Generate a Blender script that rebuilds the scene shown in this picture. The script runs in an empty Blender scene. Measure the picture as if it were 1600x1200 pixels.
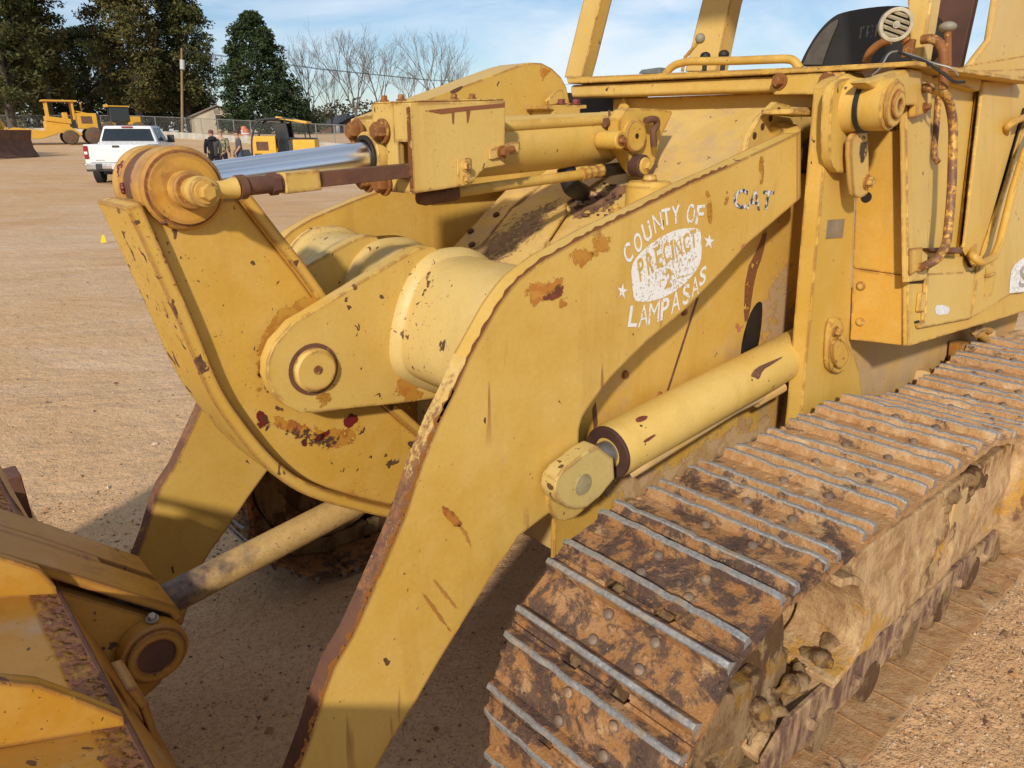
import bpy, bmesh, math, random
from mathutils import Vector, Matrix
from mathutils.geometry import tessellate_polygon
random.seed(7)
sc = bpy.context.scene
COL = sc.collection
R_ = math.radians

# ------------------------------------------------------------------ camera
# machine axes: x forward (towards the bucket), y to the machine's left (towards the photographer), z up
CAM = Vector((0.0, 1.69, 1.70))
RIGHT = Vector((-0.747284, 0.66450076, 0.00231399))
UP = Vector((-0.21144078, -0.24108039, 0.94719219))
FWD = Vector((-0.62996779, -0.7073323, -0.32065807))
FPX = 1156.0
cd = bpy.data.cameras.new('camera'); cam = bpy.data.objects.new('camera', cd); COL.objects.link(cam)
M = Matrix.Identity(4)
for i in range(3):
    M[i][0] = RIGHT[i]; M[i][1] = UP[i]; M[i][2] = -FWD[i]; M[i][3] = CAM[i]
cam.matrix_world = M
cd.sensor_width = 36.0; cd.lens = FPX / 1600.0 * 36.0
cd.clip_start = 0.05; cd.clip_end = 3000.0
sc.camera = cam

def ray(u, v):
    return (RIGHT * (u - 800.0) + UP * (600.0 - v) + FWD * FPX).normalized()
def Y(u, v, y):
    d = ray(u, v); return CAM + d * ((y - CAM.y) / d.y)
def X(u, v, x):
    d = ray(u, v); return CAM + d * ((x - CAM.x) / d.x)
def Z(u, v, z):
    d = ray(u, v); return CAM + d * ((z - CAM.z) / d.z)
def PL(u, v, p, n):
    d = ray(u, v); return CAM + d * ((Vector(p) - CAM).dot(n) / d.dot(n))
def xz(pts, y):
    return [(q.x, q.z) for q in (Y(u, v, y) for u, v in pts)]

# ------------------------------------------------------------------ world, sun, exposure
SUN_AZ, SUN_EL = 35.0, 26.5
w = bpy.data.worlds.new('World'); sc.world = w; w.use_nodes = True
nt = w.node_tree; nt.nodes.clear()
wo = nt.nodes.new('ShaderNodeOutputWorld'); bg = nt.nodes.new('ShaderNodeBackground')
sky = nt.nodes.new('ShaderNodeTexSky'); sky.sky_type = 'NISHITA'; sky.sun_disc = False
sky.sun_elevation = R_(SUN_EL); sky.sun_rotation = R_(90 - SUN_AZ)
sky.air_density = 1.0; sky.dust_density = 0.6; sky.ozone_density = 2.4
# thin streaky cirrus mixed into the sky
tc = nt.nodes.new('ShaderNodeTexCoord'); mp = nt.nodes.new('ShaderNodeMapping')
mp.inputs['Rotation'].default_value = (0, 0, R_(25)); mp.inputs['Scale'].default_value = (1.3, 3.4, 7.0)
nz = nt.nodes.new('ShaderNodeTexNoise'); nz.inputs['Scale'].default_value = 1.5; nz.inputs['Detail'].default_value = 7; nz.inputs['Roughness'].default_value = 0.56
nz.inputs['Distortion'].default_value = 0.5
cr = nt.nodes.new('ShaderNodeValToRGB')
cr.color_ramp.elements[0].position = 0.40; cr.color_ramp.elements[0].color = (0.04, 0.04, 0.04, 1)
cr.color_ramp.elements[1].position = 0.66; cr.color_ramp.elements[1].color = (0.85, 0.85, 0.85, 1)
mxs = nt.nodes.new('ShaderNodeMix'); mxs.data_type = 'RGBA'
mxs.inputs['B'].default_value = (8.6, 9.3, 10.2, 1)
nt.links.new(tc.outputs['Generated'], mp.inputs['Vector']); nt.links.new(mp.outputs[0], nz.inputs['Vector'])
nt.links.new(nz.outputs[0], cr.inputs[0]); nt.links.new(cr.outputs[0], mxs.inputs['Factor'])
tn = nt.nodes.new('ShaderNodeMix'); tn.data_type = 'RGBA'; tn.blend_type = 'MULTIPLY'; tn.inputs['Factor'].default_value = 1.0; tn.inputs['B'].default_value = (0.93, 1.0, 1.09, 1)
nt.links.new(sky.outputs[0], tn.inputs['A']); nt.links.new(tn.outputs['Result'], mxs.inputs['A']); nt.links.new(mxs.outputs['Result'], bg.inputs['Color'])
bg.inputs['Strength'].default_value = 0.102
nt.links.new(bg.outputs[0], wo.inputs[0])
sl = bpy.data.lights.new('sun', 'SUN'); sun = bpy.data.objects.new('sun', sl); COL.objects.link(sun)
sl.energy = 4.1; sl.angle = R_(2.6); sl.color = (1.0, 0.89, 0.74)
sdir = Vector((math.cos(R_(SUN_EL)) * math.cos(R_(SUN_AZ)), math.cos(R_(SUN_EL)) * math.sin(R_(SUN_AZ)), math.sin(R_(SUN_EL))))
sun.rotation_euler = sdir.to_track_quat('Z', 'Y').to_euler(); sun.location = sdir * 40
sc.view_settings.view_transform = 'Standard'; sc.view_settings.look = 'None'
sc.view_settings.exposure = 0.0; sc.view_settings.gamma = 1.0
sc.render.engine = 'CYCLES'
sc.cycles.max_bounces = 6; sc.cycles.diffuse_bounces = 4; sc.cycles.glossy_bounces = 2; sc.cycles.transparent_max_bounces = 12
sc.cycles.caustics_reflective = False; sc.cycles.caustics_refractive = False

# ------------------------------------------------------------------ node helpers
class NT:
    def __init__(s, name):
        s.m = bpy.data.materials.new(name); s.m.use_nodes = True
        s.t = s.m.node_tree; s.t.nodes.clear()
        s.out = s.n('ShaderNodeOutputMaterial'); s.b = s.n('ShaderNodeBsdfPrincipled')
        s.l(s.b.outputs[0], s.out.inputs[0])
        s.pos = s.n('ShaderNodeNewGeometry')
    def n(s, t): return s.t.nodes.new(t)
    def l(s, a, b): s.t.links.new(a, b)
    def vec(s, scale=(1, 1, 1), obj=False, rot=(0, 0, 0)):
        mp = s.n('ShaderNodeMapping'); mp.inputs['Scale'].default_value = scale; mp.inputs['Rotation'].default_value = rot
        if obj:
            tc = s.n('ShaderNodeTexCoord'); s.l(tc.outputs['Object'], mp.inputs[0])
        else: s.l(s.pos.outputs['Position'], mp.inputs[0])
        return mp.outputs[0]
    def vecr(s, ang, scale):
        a = s.n('ShaderNodeMapping'); a.inputs['Rotation'].default_value = (0, 0, ang); s.l(s.pos.outputs['Position'], a.inputs[0])
        b = s.n('ShaderNodeMapping'); b.inputs['Scale'].default_value = scale; s.l(a.outputs[0], b.inputs[0]); return b.outputs[0]
    def noise(s, scale, detail=4, rough=0.55, v=None, dist=0.0):
        k = s.n('ShaderNodeTexNoise'); k.inputs['Scale'].default_value = scale
        k.inputs['Detail'].default_value = detail; k.inputs['Roughness'].default_value = rough; k.inputs['Distortion'].default_value = dist
        s.l(v if v is not None else s.pos.outputs['Position'], k.inputs['Vector']); return k.outputs[0]
    def ramp(s, src, a, b, lo=0.0, hi=1.0):
        k = s.n('ShaderNodeMapRange'); k.clamp = True
        k.inputs[1].default_value = a; k.inputs[2].default_value = b; k.inputs[3].default_value = lo; k.inputs[4].default_value = hi
        s.l(src, k.inputs[0]); return k.outputs[0]
    def math(s, op, a, b=None):
        k = s.n('ShaderNodeMath'); k.operation = op
        for i, q in enumerate((a, b)):
            if q is None: continue
            if isinstance(q, (int, float)): k.inputs[i].default_value = q
            else: s.l(q, k.inputs[i])
        return k.outputs[0]
    def mix(s, f, a, b, mode='MIX'):
        k = s.n('ShaderNodeMix'); k.data_type = 'RGBA'; k.blend_type = mode
        for key, q in (('Factor', f), ('A', a), ('B', b)):
            if isinstance(q, (int, float)): k.inputs[key].default_value = q if key == 'Factor' else (q, q, q, 1)
            elif isinstance(q, tuple): k.inputs[key].default_value = (*q, 1) if len(q) == 3 else q
            else: s.l(q, k.inputs[key])
        return k.outputs['Result']
    def bump(s, h, strength=0.3, dist=0.01, normal=None):
        k = s.n('ShaderNodeBump'); k.inputs['Strength'].default_value = strength; k.inputs['Distance'].default_value = dist
        s.l(h, k.inputs['Height'])
        if normal is not None: s.l(normal, k.inputs['Normal'])
        return k.outputs[0]
    def done(s, col=None, rough=0.5, metal=0.0, spec=0.4, normal=None):
        for key, q in (('Base Color', col), ('Roughness', rough), ('Metallic', metal), ('Specular IOR Level', spec)):
            if q is None: continue
            if isinstance(q, (int, float)): s.b.inputs[key].default_value = q
            elif isinstance(q, tuple): s.b.inputs[key].default_value = (*q, 1)
            else: s.l(q, s.b.inputs[key])
        if normal is not None: s.l(normal, s.b.inputs['Normal'])
        return s.m

def paint(name, c1, c2, chips=0.5, rust=0.3, dust=0.0, edge=0.6, rough=0.45, fade=(0.66, 0.47, 0.17), scratch=0.0, obj=False):
    t = NT(name)
    V = t.vec(obj=obj)
    big = t.noise(2.3, 5, 0.6, V); mid = t.noise(11, 6, 0.65, V); fine = t.noise(95, 3, 0.6, V)
    c = t.mix(t.ramp(big, 0.36, 0.64), c1, c2)
    c = t.mix(t.ramp(t.noise(1.6, 7, 0.66, V), 0.54, 0.74, 0, 0.30), c, (c1[0] * 0.72, c1[1] * 0.66, c1[2] * 0.6))
    c = t.mix(t.ramp(mid, 0.45, 0.75, 0, 0.35), c, fade)
    # darker weathering running down the steel
    st = t.noise(9, 7, 0.68, t.vec((1.0, 1.0, 0.12), obj=obj))
    c = t.mix(t.ramp(st, 0.54, 0.76, 0, 0.36), c, (c1[0] * 0.62, c1[1] * 0.5, c1[2] * 0.35))
    c = t.mix(t.ramp(fine, 0.35, 0.7, 0.0, 0.14), c, (c1[0] * 0.6, c1[1] * 0.55, c1[2] * 0.5))
    h = mid
    if rust > 0:
        rn = t.noise(4.2, 9, 0.72, V, 0.4)
        rm = t.ramp(rn, 0.74 - 0.16 * rust, 0.80 - 0.1 * rust)
        c = t.mix(t.math('MULTIPLY', rm, 0.75), c, t.mix(t.ramp(mid, 0.4, 0.6), (0.40, 0.17, 0.035), (0.20, 0.07, 0.025)))
    if chips > 0:
        cn = t.noise(34, 3, 0.5, t.vec((1, 1, 0.75), obj=obj), 0.3)
        cmk = t.ramp(t.noise(3.0, 3, 0.5, V), 0.34, 0.62, 0.0, 0.10 * chips)
        cm = t.ramp(t.math('ADD', cn, cmk), 0.735, 0.755)
        c = t.mix(cm, c, t.mix(t.ramp(fine, 0.4, 0.6), (0.075, 0.045, 0.03), (0.14, 0.065, 0.03)))
        cn2 = t.noise(110, 2, 0.5, V)
        cm2 = t.ramp(t.math('ADD', cn2, cmk), 0.765, 0.79)
        c = t.mix(t.math('MULTIPLY', cm2, 0.8), c, (0.11, 0.055, 0.025))
        h = t.math('SUBTRACT', t.math('MULTIPLY', mid, 0.5), cm)
    if scratch > 0:
        sn = t.noise(26, 2, 0.5, t.vec((1.0, 1.0, 0.10), rot=(0, R_(28), 0), obj=obj))
        sm = t.math('MULTIPLY', t.ramp(sn, 0.655, 0.70), t.ramp(t.noise(2.2, 2, 0.5, V), 0.5, 0.62, 0, scratch))
        c = t.mix(sm, c, (0.30, 0.14, 0.04))
    if dust > 0:
        dn = t.noise(6, 8, 0.68, V)
        c = t.mix(t.ramp(dn, 0.62 - 0.3 * dust, 0.72 - 0.12 * dust, 0, 0.85), c, t.mix(mid, (0.36, 0.24, 0.13), (0.52, 0.37, 0.22)))
    rgh = t.ramp(mid, 0.3, 0.7, rough - 0.08, rough + 0.14)
    if edge > 0:
        bv = t.n('ShaderNodeBevel'); bv.samples = 4; bv.inputs['Radius'].default_value = 0.014
        dp = t.n('ShaderNodeVectorMath'); dp.operation = 'DOT_PRODUCT'
        t.l(bv.outputs[0], dp.inputs[0]); t.l(t.pos.outputs['Normal'], dp.inputs[1])
        e = t.math('SUBTRACT', 1.0, dp.outputs['Value'])
        halo = t.math('MULTIPLY', t.ramp(e, 0.001, 0.03), t.ramp(t.noise(9, 7, 0.7, V), 0.50 - 0.08 * edge, 0.66 - 0.08 * edge, 0, 0.6))
        c = t.mix(halo, c, (0.46, 0.215, 0.035))
        e = t.math('MULTIPLY', t.ramp(e, 0.01, 0.08), t.ramp(t.noise(16, 6, 0.7, V), 0.60 - 0.27 * edge, 0.68 - 0.27 * edge))
        c = t.mix(e, c, t.mix(t.ramp(fine, 0.4, 0.6), (0.13, 0.05, 0.025), (0.26, 0.10, 0.03)))
        rgh = t.mix(e, rgh, 0.75)
    return t.done(c, rgh, 0.0, 0.38, t.bump(h, 0.22, 0.004))

def plain(name, col, rough=0.5, metal=0.0, var=0.25, scale=14, spec=0.4, bump=0.1, obj=False):
    t = NT(name); V = t.vec(obj=obj)
    n1 = t.noise(scale, 6, 0.65, V)
    c = t.mix(t.ramp(n1, 0.3, 0.7), tuple(q * (1 - var) for q in col), tuple(min(1, q * (1 + var)) for q in col))
    return t.done(c, t.ramp(n1, 0.3, 0.7, max(0.03, rough - 0.08), min(1, rough + 0.1)), metal, spec, t.bump(n1, bump, 0.004) if bump else None)

YEL = (0.565, 0.338, 0.060); YEL2 = (0.625, 0.415, 0.105)
M_ARM = paint('arm_paint', YEL, YEL2, chips=0.25, rust=0.22, edge=0.9, scratch=0.9)
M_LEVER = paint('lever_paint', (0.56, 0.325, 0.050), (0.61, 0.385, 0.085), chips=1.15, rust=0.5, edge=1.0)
M_TUBE = paint('tube_paint', (0.56, 0.405, 0.145), (0.61, 0.465, 0.21), chips=1.0, rust=0.2, edge=0.6)
M_COVER = paint('cover_paint', (0.575, 0.370, 0.082), (0.62, 0.43, 0.13), chips=0.55, rust=0.18, edge=0.55)
M_CAB = paint('cab_paint', (0.57, 0.35, 0.062), (0.61, 0.40, 0.095), chips=0.2, rust=0.12, edge=0.6)
M_DECK = paint('dusty_deck_paint', (0.58, 0.38, 0.10), (0.62, 0.43, 0.15), chips=0.9, rust=0.2, dust=0.55, edge=0.5)
M_BODY = paint('body_side_paint', YEL, (0.60, 0.37, 0.08), chips=0.3, rust=0.35, dust=0.25, edge=0.5)
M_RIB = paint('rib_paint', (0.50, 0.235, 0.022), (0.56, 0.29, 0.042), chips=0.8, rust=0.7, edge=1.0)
M_BUCKET = paint('bucket_paint', (0.46, 0.215, 0.026), (0.51, 0.265, 0.05), chips=1.0, rust=1.2, dust=0.2, edge=1.0, scratch=0.6, fade=(0.50, 0.29, 0.09))
M_MUDPAINT = paint('muddy_paint', (0.52, 0.30, 0.07), (0.54, 0.35, 0.12), chips=0.3, rust=0.2, dust=0.95, edge=0.0, rough=0.75)

def rust_mat(name, c1, c2, c3, f=0.5, rough=0.7, metal=0.2):
    t = NT(name)
    a = t.noise(9, 8, 0.7); b = t.noise(70, 4, 0.6)
    c = t.mix(t.ramp(a, 0.35, 0.65), c1, c2)
    c = t.mix(t.ramp(t.math('ADD', t.math('MULTIPLY', a, 0.5), t.math('MULTIPLY', b, 0.5)), 0.62 - 0.12 * f, 0.70 - 0.12 * f), c, c3)
    return t.done(c, rough, metal, 0.3, t.bump(b, 0.35, 0.004))
M_RUST = rust_mat('rusty_steel', (0.115, 0.055, 0.040), (0.19, 0.09, 0.05), (0.42, 0.24, 0.07), 0.35)
M_RUSTBOLT = rust_mat('rusty_bolt', (0.30, 0.12, 0.03), (0.17, 0.07, 0.03), (0.48, 0.28, 0.08), 0.6)
M_RUSTHAND = rust_mat('worn_handrail', (0.17, 0.085, 0.055), (0.26, 0.12, 0.045), (0.57, 0.33, 0.07), 1.15, 0.55)
def link_mat():
    t = NT('worn_link_steel'); sep = t.n('ShaderNodeSeparateXYZ'); t.l(t.pos.outputs['Position'], sep.inputs[0])
    a = t.noise(9, 7, 0.7); b = t.noise(55, 4, 0.65)
    nz_ = t.n('ShaderNodeSeparateXYZ'); t.l(t.pos.outputs['Normal'], nz_.inputs[0])
    worn = t.ramp(t.math('ADD', sep.outputs[0], t.math('ADD', t.math('MULTIPLY', a, 0.45), t.math('MULTIPLY', sep.outputs[2], 1.2))), 0.44, 0.54)
    tan = t.mix(t.ramp(b, 0.35, 0.65), (0.40, 0.255, 0.085), (0.50, 0.34, 0.14)); drk = t.mix(t.ramp(b, 0.35, 0.65), (0.085, 0.058, 0.045), (0.19, 0.125, 0.085))
    c = t.mix(worn, tan, drk); c = t.mix(t.ramp(b, 0.62, 0.68), c, (0.28, 0.13, 0.05))
    return t.done(c, 0.55, 0.15, 0.4, t.bump(b, 0.3, 0.004))
M_LINK = link_mat()
M_DARK = plain('dark_grease_and_shade', (0.018, 0.013, 0.010), 0.6, 0.0, 0.4)  # near-black for greasy seals, and for shade put into gaps and openings
M_BLACK = plain('black_rubber', (0.018, 0.018, 0.018), 0.55, 0.0, 0.3)
M_CHROME = NT('polished_chrome').done((0.82, 0.84, 0.87), 0.24, 1.0, 0.5)
M_STEEL = plain('bare_steel', (0.34, 0.33, 0.31), 0.45, 0.7, 0.25)
M_PLATE = plain('dull_metal_plate', (0.36, 0.31, 0.24), 0.4, 0.5, 0.2)
M_ROPS = paint('canopy_post_paint', (0.60, 0.40, 0.11), (0.64, 0.45, 0.15), chips=0.3, rust=0.15, edge=0.7)
M_BROWN = plain('brown_rusted_sheet', (0.085, 0.040, 0.030), 0.7, 0.1, 0.35, 5)

def mud_mat(name, k, dark):
    t = NT(name)
    a = t.noise(11, 9, 0.72, None, 0.5); b = t.noise(55, 6, 0.72); st = t.noise(17, 8, 0.68, t.vec((1.0, 1.0, 0.16), rot=(0, R_(-12), 0)))
    c = t.mix(t.ramp(a, 0.34, 0.60), (0.28 * k, 0.155 * k, 0.07 * k), (0.56 * k, 0.37 * k, 0.19 * k))
    c = t.mix(t.ramp(st, 0.48, 0.62, 0, 0.8), c, (0.65 * k, 0.46 * k, 0.255 * k))
    c = t.mix(t.ramp(t.noise(4, 7, 0.7), 0.565, 0.61, 0, 0.8), c, (0.54 * k, 0.29 * k, 0.05 * k))
    c = t.mix(t.ramp(t.noise(6.5, 7, 0.68, t.vec((1, 1, 0.55), rot=(0, 0.4, 0))), dark, dark + 0.045, 0, 0.85), c, (0.17 * k, 0.085 * k, 0.045 * k))
    c = t.mix(t.ramp(t.noise(150, 3, 0.6), 0.6, 0.7, 0, 0.5), c, (0.24 * k, 0.14 * k, 0.07 * k))
    return t.done(c, 0.9, 0, 0.15, t.bump(t.math('ADD', a, t.math('MULTIPLY', b, 0.6)), 0.75, 0.02))
M_MUD = mud_mat('dried_mud', 1.0, 0.575); M_MUD2 = mud_mat('shaded_brown_mud', 0.55, 0.50)  # second mud is browner, with the shade inside the track put into its colour
def strip_mat():
    t = NT('scraped_guard_steel')
    st = t.noise(26, 8, 0.68, t.vec((1.0, 1.0, 0.22), rot=(0, R_(-28), 0))); b = t.noise(60, 4, 0.6)
    c = t.mix(t.ramp(b, 0.35, 0.65), (0.115, 0.06, 0.045), (0.17, 0.095, 0.07))
    c = t.mix(t.ramp(st, 0.44, 0.72, 0, 0.9), c, (0.56, 0.39, 0.21)); c = t.mix(t.ramp(t.noise(5, 7, 0.7), 0.50, 0.62, 0, 0.8), c, (0.50, 0.34, 0.18))
    return t.done(c, 0.8, 0.1, 0.25, t.bump(b, 0.4, 0.006))
M_STRIP = strip_mat()
def shoe_mat():
    t = NT('muddy_track_shoe')
    a = t.noise(9.5, 9, 0.72, None, 0.5); b = t.noise(34, 7, 0.72); f = t.noise(160, 3, 0.6)
    sp = t.n('ShaderNodeSeparateXYZ'); t.l(t.pos.outputs['Position'], sp.inputs[0])
    c = t.mix(t.ramp(b, 0.3, 0.7), (0.36, 0.175, 0.065), (0.56, 0.355, 0.175))
    c = t.mix(t.ramp(t.noise(8, 7, 0.7, t.vec((1, 1, 1), rot=(1, 2, 3))), 0.52, 0.64, 0, 0.85), c, (0.62, 0.44, 0.26))
    # the shoes wrapped round the idler have been scraped down to rust and bare dark steel
    c = t.mix(t.ramp(sp.outputs[0], -1.9, -1.15, 0, 0.62), c, t.mix(b, (0.22, 0.085, 0.025), (0.42, 0.20, 0.07)))
    k = t.math('ADD', t.ramp(sp.outputs[0], -2.0, -1.2, -0.09, 0.035), t.math('ADD', a, t.math('MULTIPLY', t.math('SUBTRACT', b, 0.5), 0.55)))
    c = t.mix(t.ramp(k, 0.49, 0.58, 0, 0.92), c, t.mix(t.ramp(b, 0.38, 0.62), (0.034, 0.030, 0.036), (0.125, 0.075, 0.055)))
    c = t.mix(t.ramp(t.noise(11, 6, 0.7, t.vec((1, 1, 1), rot=(2, 1, 0))), 0.60, 0.66, 0, 0.75), c, (0.50, 0.33, 0.17))
    c = t.mix(t.ramp(f, 0.66, 0.72, 0, 0.6), c, (0.62, 0.50, 0.36))
    h = t.math('ADD', t.math('MULTIPLY', a, 0.8), t.math('ADD', t.math('MULTIPLY', b, 0.6), t.math('MULTIPLY', f, 0.2)))
    return t.done(c, 0.85, 0.0, 0.2, t.bump(h, 0.9, 0.016))
M_SHOE = shoe_mat()
def grouser_mat():
    t = NT('worn_grouser_steel')
    b = t.noise(28, 7, 0.7); f = t.noise(120, 3, 0.6)
    c = t.mix(t.ramp(f, 0.3, 0.7), (0.20, 0.20, 0.20), (0.36, 0.36, 0.355))
    c = t.mix(t.ramp(b, 0.52, 0.68, 0, 0.85), c, (0.40, 0.28, 0.16))
    return t.done(c, 0.5, 0.35, 0.5, t.bump(t.math('ADD', b, f), 0.35, 0.006))
M_GROUSER = grouser_mat()

M_BOLTHEAD = rust_mat('worn_bolt_head', (0.16, 0.12, 0.09), (0.24, 0.17, 0.12), (0.40, 0.24, 0.11), 0.5, 0.6, 0.2)

def chipped(name, col, keep=0.5, scale=60, col2=None):
    """sign paint worn through to whatever lies under it"""
    t = NT(name)
    a = t.noise(scale, 5, 0.7); b = t.noise(9, 3, 0.5)
    at = t.n('ShaderNodeAttribute'); at.attribute_name = 'ragged'
    f = t.ramp(t.math('ADD', t.math('MULTIPLY', t.math('POWER', at.outputs['Fac'], 1.4), 0.30), t.math('ADD', a, t.math('MULTIPLY', t.math('SUBTRACT', b, 0.5), 0.25))), keep - 0.03, keep + 0.03)
    t.m['ragged'] = 1
    tr = t.n('ShaderNodeBsdfTransparent'); mx = t.n('ShaderNodeMixShader')
    t.l(f, mx.inputs[0]); t.l(t.b.outputs[0], mx.inputs[1]); t.l(tr.outputs[0], mx.inputs[2]); t.l(mx.outputs[0], t.out.inputs[0])
    c = col if col2 is None else t.mix(t.ramp(t.noise(scale * 0.8, 3, 0.6), 0.48, 0.54), col, col2)
    return t.done(c, 0.6, 0, 0.3)
M_WHITE = chipped('worn_white_sign_paint', (0.74, 0.74, 0.72), 0.60, 90)
M_WHITE2 = chipped('crazed_white_sign_paint', (0.76, 0.76, 0.74), 0.585, 130)
M_NAVY = chipped('worn_navy_sign_paint', (0.045, 0.055, 0.085), 0.66, 70, (0.62, 0.62, 0.62))
M_LETTERY = plain('yellow_stencil_letter', (0.56, 0.36, 0.09), 0.55, 0, 0.15, 40)
M_RUSTPATCH = chipped('orange_rust_patch', (0.44, 0.175, 0.030), 0.66, 45, (0.50, 0.24, 0.05))
M_RUSTDARK = chipped('dark_flaked_rust', (0.13, 0.045, 0.022), 0.66, 45, (0.20, 0.05, 0.025))

# ------------------------------------------------------------------ mesh builder
class MB:
    def __init__(s): s.v = []; s.f = []; s.m = []
    def add(s, vs, fs, mi=0):
        o = len(s.v); s.v += [Vector(q) for q in vs]
        for f in fs: s.f.append([i + o for i in f]); s.m.append(mi)
        return s
    def slab(s, pts, off, mi=0, side=None):
        pts = [Vector(p) for p in pts]; off = Vector(off); n = len(pts)
        nrm = Vector()
        for i in range(n): nrm += pts[i].cross(pts[(i + 1) % n])
        if nrm.dot(off) > 0: pts = pts[::-1]
        o = len(s.v)
        s.v += pts + [p + off for p in pts]
        if n <= 4: caps = [tuple(range(n))]
        else:
            nn = Vector()
            for i in range(n): nn += pts[i].cross(pts[(i + 1) % n])
            caps = []
            for a, b, c in tessellate_polygon([pts]):
                if (pts[b] - pts[a]).cross(pts[c] - pts[a]).dot(nn) < 0: b, c = c, b
                caps.append((a, b, c))
        for cp in caps:
            s.f.append([o + i for i in cp]); s.m.append(mi)
            s.f.append([o + n + i for i in cp][::-1]); s.m.append(mi)
        for i in range(n):
            j = (i + 1) % n
            s.f.append([o + j, o + i, o + n + i, o + n + j]); s.m.append(mi if side is None else side)
        return s
    def prism(s, poly, y0, y1, mi=0, side=None):
        return s.slab([(x, y0, z) for x, z in poly], (0, y1 - y0, 0), mi, side)
    def box(s, c, d, mi=0, rot=None):
        c = Vector(c); hx, hy, hz = d[0] / 2, d[1] / 2, d[2] / 2
        vs = [Vector((x, y, z)) for x in (-hx, hx) for y in (-hy, hy) for z in (-hz, hz)]
        if rot is not None: vs = [rot @ q for q in vs]
        return s.add([q + c for q in vs], [(0, 1, 3, 2), (4, 6, 7, 5), (0, 4, 5, 1), (2, 3, 7, 6), (0, 2, 6, 4), (1, 5, 7, 3)], mi)
    def tube(s, path, r, seg=14, mi=0, caps=True):
        path = [Vector(p) for p in path]; n = len(path)
        if not isinstance(r, (list, tuple)): r = [r] * n
        tan = []
        for i in range(n):
            a = path[max(0, i - 1)]; b = path[min(n - 1, i + 1)]; d = b - a
            if d.length < 1e-9: d = Vector((0, 0, 1))
            tan.append(d.normalized())
        ref = Vector((0, 0, 1)) if abs(tan[0].z) < 0.9 else Vector((1, 0, 0))
        u = (ref - tan[0] * ref.dot(tan[0])).normalized()
        o = len(s.v)
        for i in range(n):
            u = (u - tan[i] * u.dot(tan[i])).normalized(); w_ = tan[i].cross(u)
            for k in range(seg):
                a = 2 * math.pi * k / seg
                s.v.append(path[i] + (u * math.cos(a) + w_ * math.sin(a)) * r[i])
        for i in range(n - 1):
            for k in range(seg):
                k2 = (k + 1) % seg
                s.f.append([o + i * seg + k, o + i * seg + k2, o + (i + 1) * seg + k2, o + (i + 1) * seg + k]); s.m.append(mi)
        if caps:
            s.f.append([o + k for k in range(seg)][::-1]); s.m.append(mi)
            s.f.append([o + (n - 1) * seg + k for k in range(seg)]); s.m.append(mi)
        return s
    def cyl(s, p0, p1, r, seg=32, mi=0, ch=0.0):
        p0 = Vector(p0); p1 = Vector(p1); d = (p1 - p0).normalized()
        if ch > 0: return s.tube([p0, p0 + d * ch, p1 - d * ch, p1], [r - ch, r, r, r - ch], seg, mi)
        return s.tube([p0, p1], r, seg, mi)
    def ring(s, p0, p1, r, ri, seg=36, mi=0):
        p0 = Vector(p0); p1 = Vector(p1); d = (p1 - p0).normalized()
        ref = Vector((0, 0, 1)) if abs(d.z) < 0.9 else Vector((1, 0, 0)); u = (ref - d * ref.dot(d)).normalized(); w_ = d.cross(u)
        o = len(s.v)
        for k in range(seg):
            a = 2 * math.pi * k / seg; e = u * math.cos(a) + w_ * math.sin(a)
            s.v += [p0 + e * r, p1 + e * r, p1 + e * ri, p0 + e * ri]
        for k in range(seg):
            a = o + 4 * k; b = o + 4 * ((k + 1) % seg)
            for i in range(4):
                j = (i + 1) % 4; s.f.append([a + i, b + i, b + j, a + j]); s.m.append(mi)
        return s
    def hexbolt(s, p, d, r, h, mi=0, washer=True):
        p = Vector(p); d = Vector(d).normalized()
        if washer: s.tube([p, p + d * h * 0.3], r * 1.35, 20, mi); p = p + d * h * 0.3
        return s.tube([p, p + d * h * 0.75, p + d * h], [r, r, r * 0.8], 6, mi)
    def sphere(s, c, r, seg=14, rings=9, mi=0, sc_=(1, 1, 1)):
        c = Vector(c); o = len(s.v)
        for i in range(rings + 1):
            th = math.pi * i / rings
            for k in range(seg):
                a = 2 * math.pi * k / seg
                s.v.append(c + Vector((r * sc_[0] * math.sin(th) * math.cos(a), r * sc_[1] * math.sin(th) * math.sin(a), r * sc_[2] * math.cos(th))))
        for i in range(rings):
            for k in range(seg):
                k2 = (k + 1) % seg
                s.f.append([o + i * seg + k, o + (i + 1) * seg + k, o + (i + 1) * seg + k2, o + i * seg + k2]); s.m.append(mi)
        return s
    def mesh(s, name, mats, sharp=35, smooth=True):
        me = bpy.data.meshes.new(name); me.from_pydata(s.v, [], s.f); 
        for m in (mats if isinstance(mats, (list, tuple)) else [mats]): me.materials.append(m)
        me.polygons.foreach_set('material_index', s.m)
        me.validate(); me.update()
        if smooth and len(s.f):
            me.polygons.foreach_set('use_smooth', [True] * len(me.polygons))
            try: me.set_sharp_from_angle(angle=R_(sharp))
            except Exception: pass
        return me
    def obj(s, name, mats, parent=None, bevel=0.0, sharp=35, smooth=True, segs=2):
        o = bpy.data.objects.new(name, s.mesh(name, mats, sharp, smooth)); COL.objects.link(o)
        if parent is not None: o.parent = parent
        if bevel > 0:
            b = o.modifiers.new('bevel', 'BEVEL'); b.width = bevel; b.segments = segs; b.limit_method = 'ANGLE'; b.angle_limit = R_(40)
            b.harden_normals = True
        return o

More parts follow.
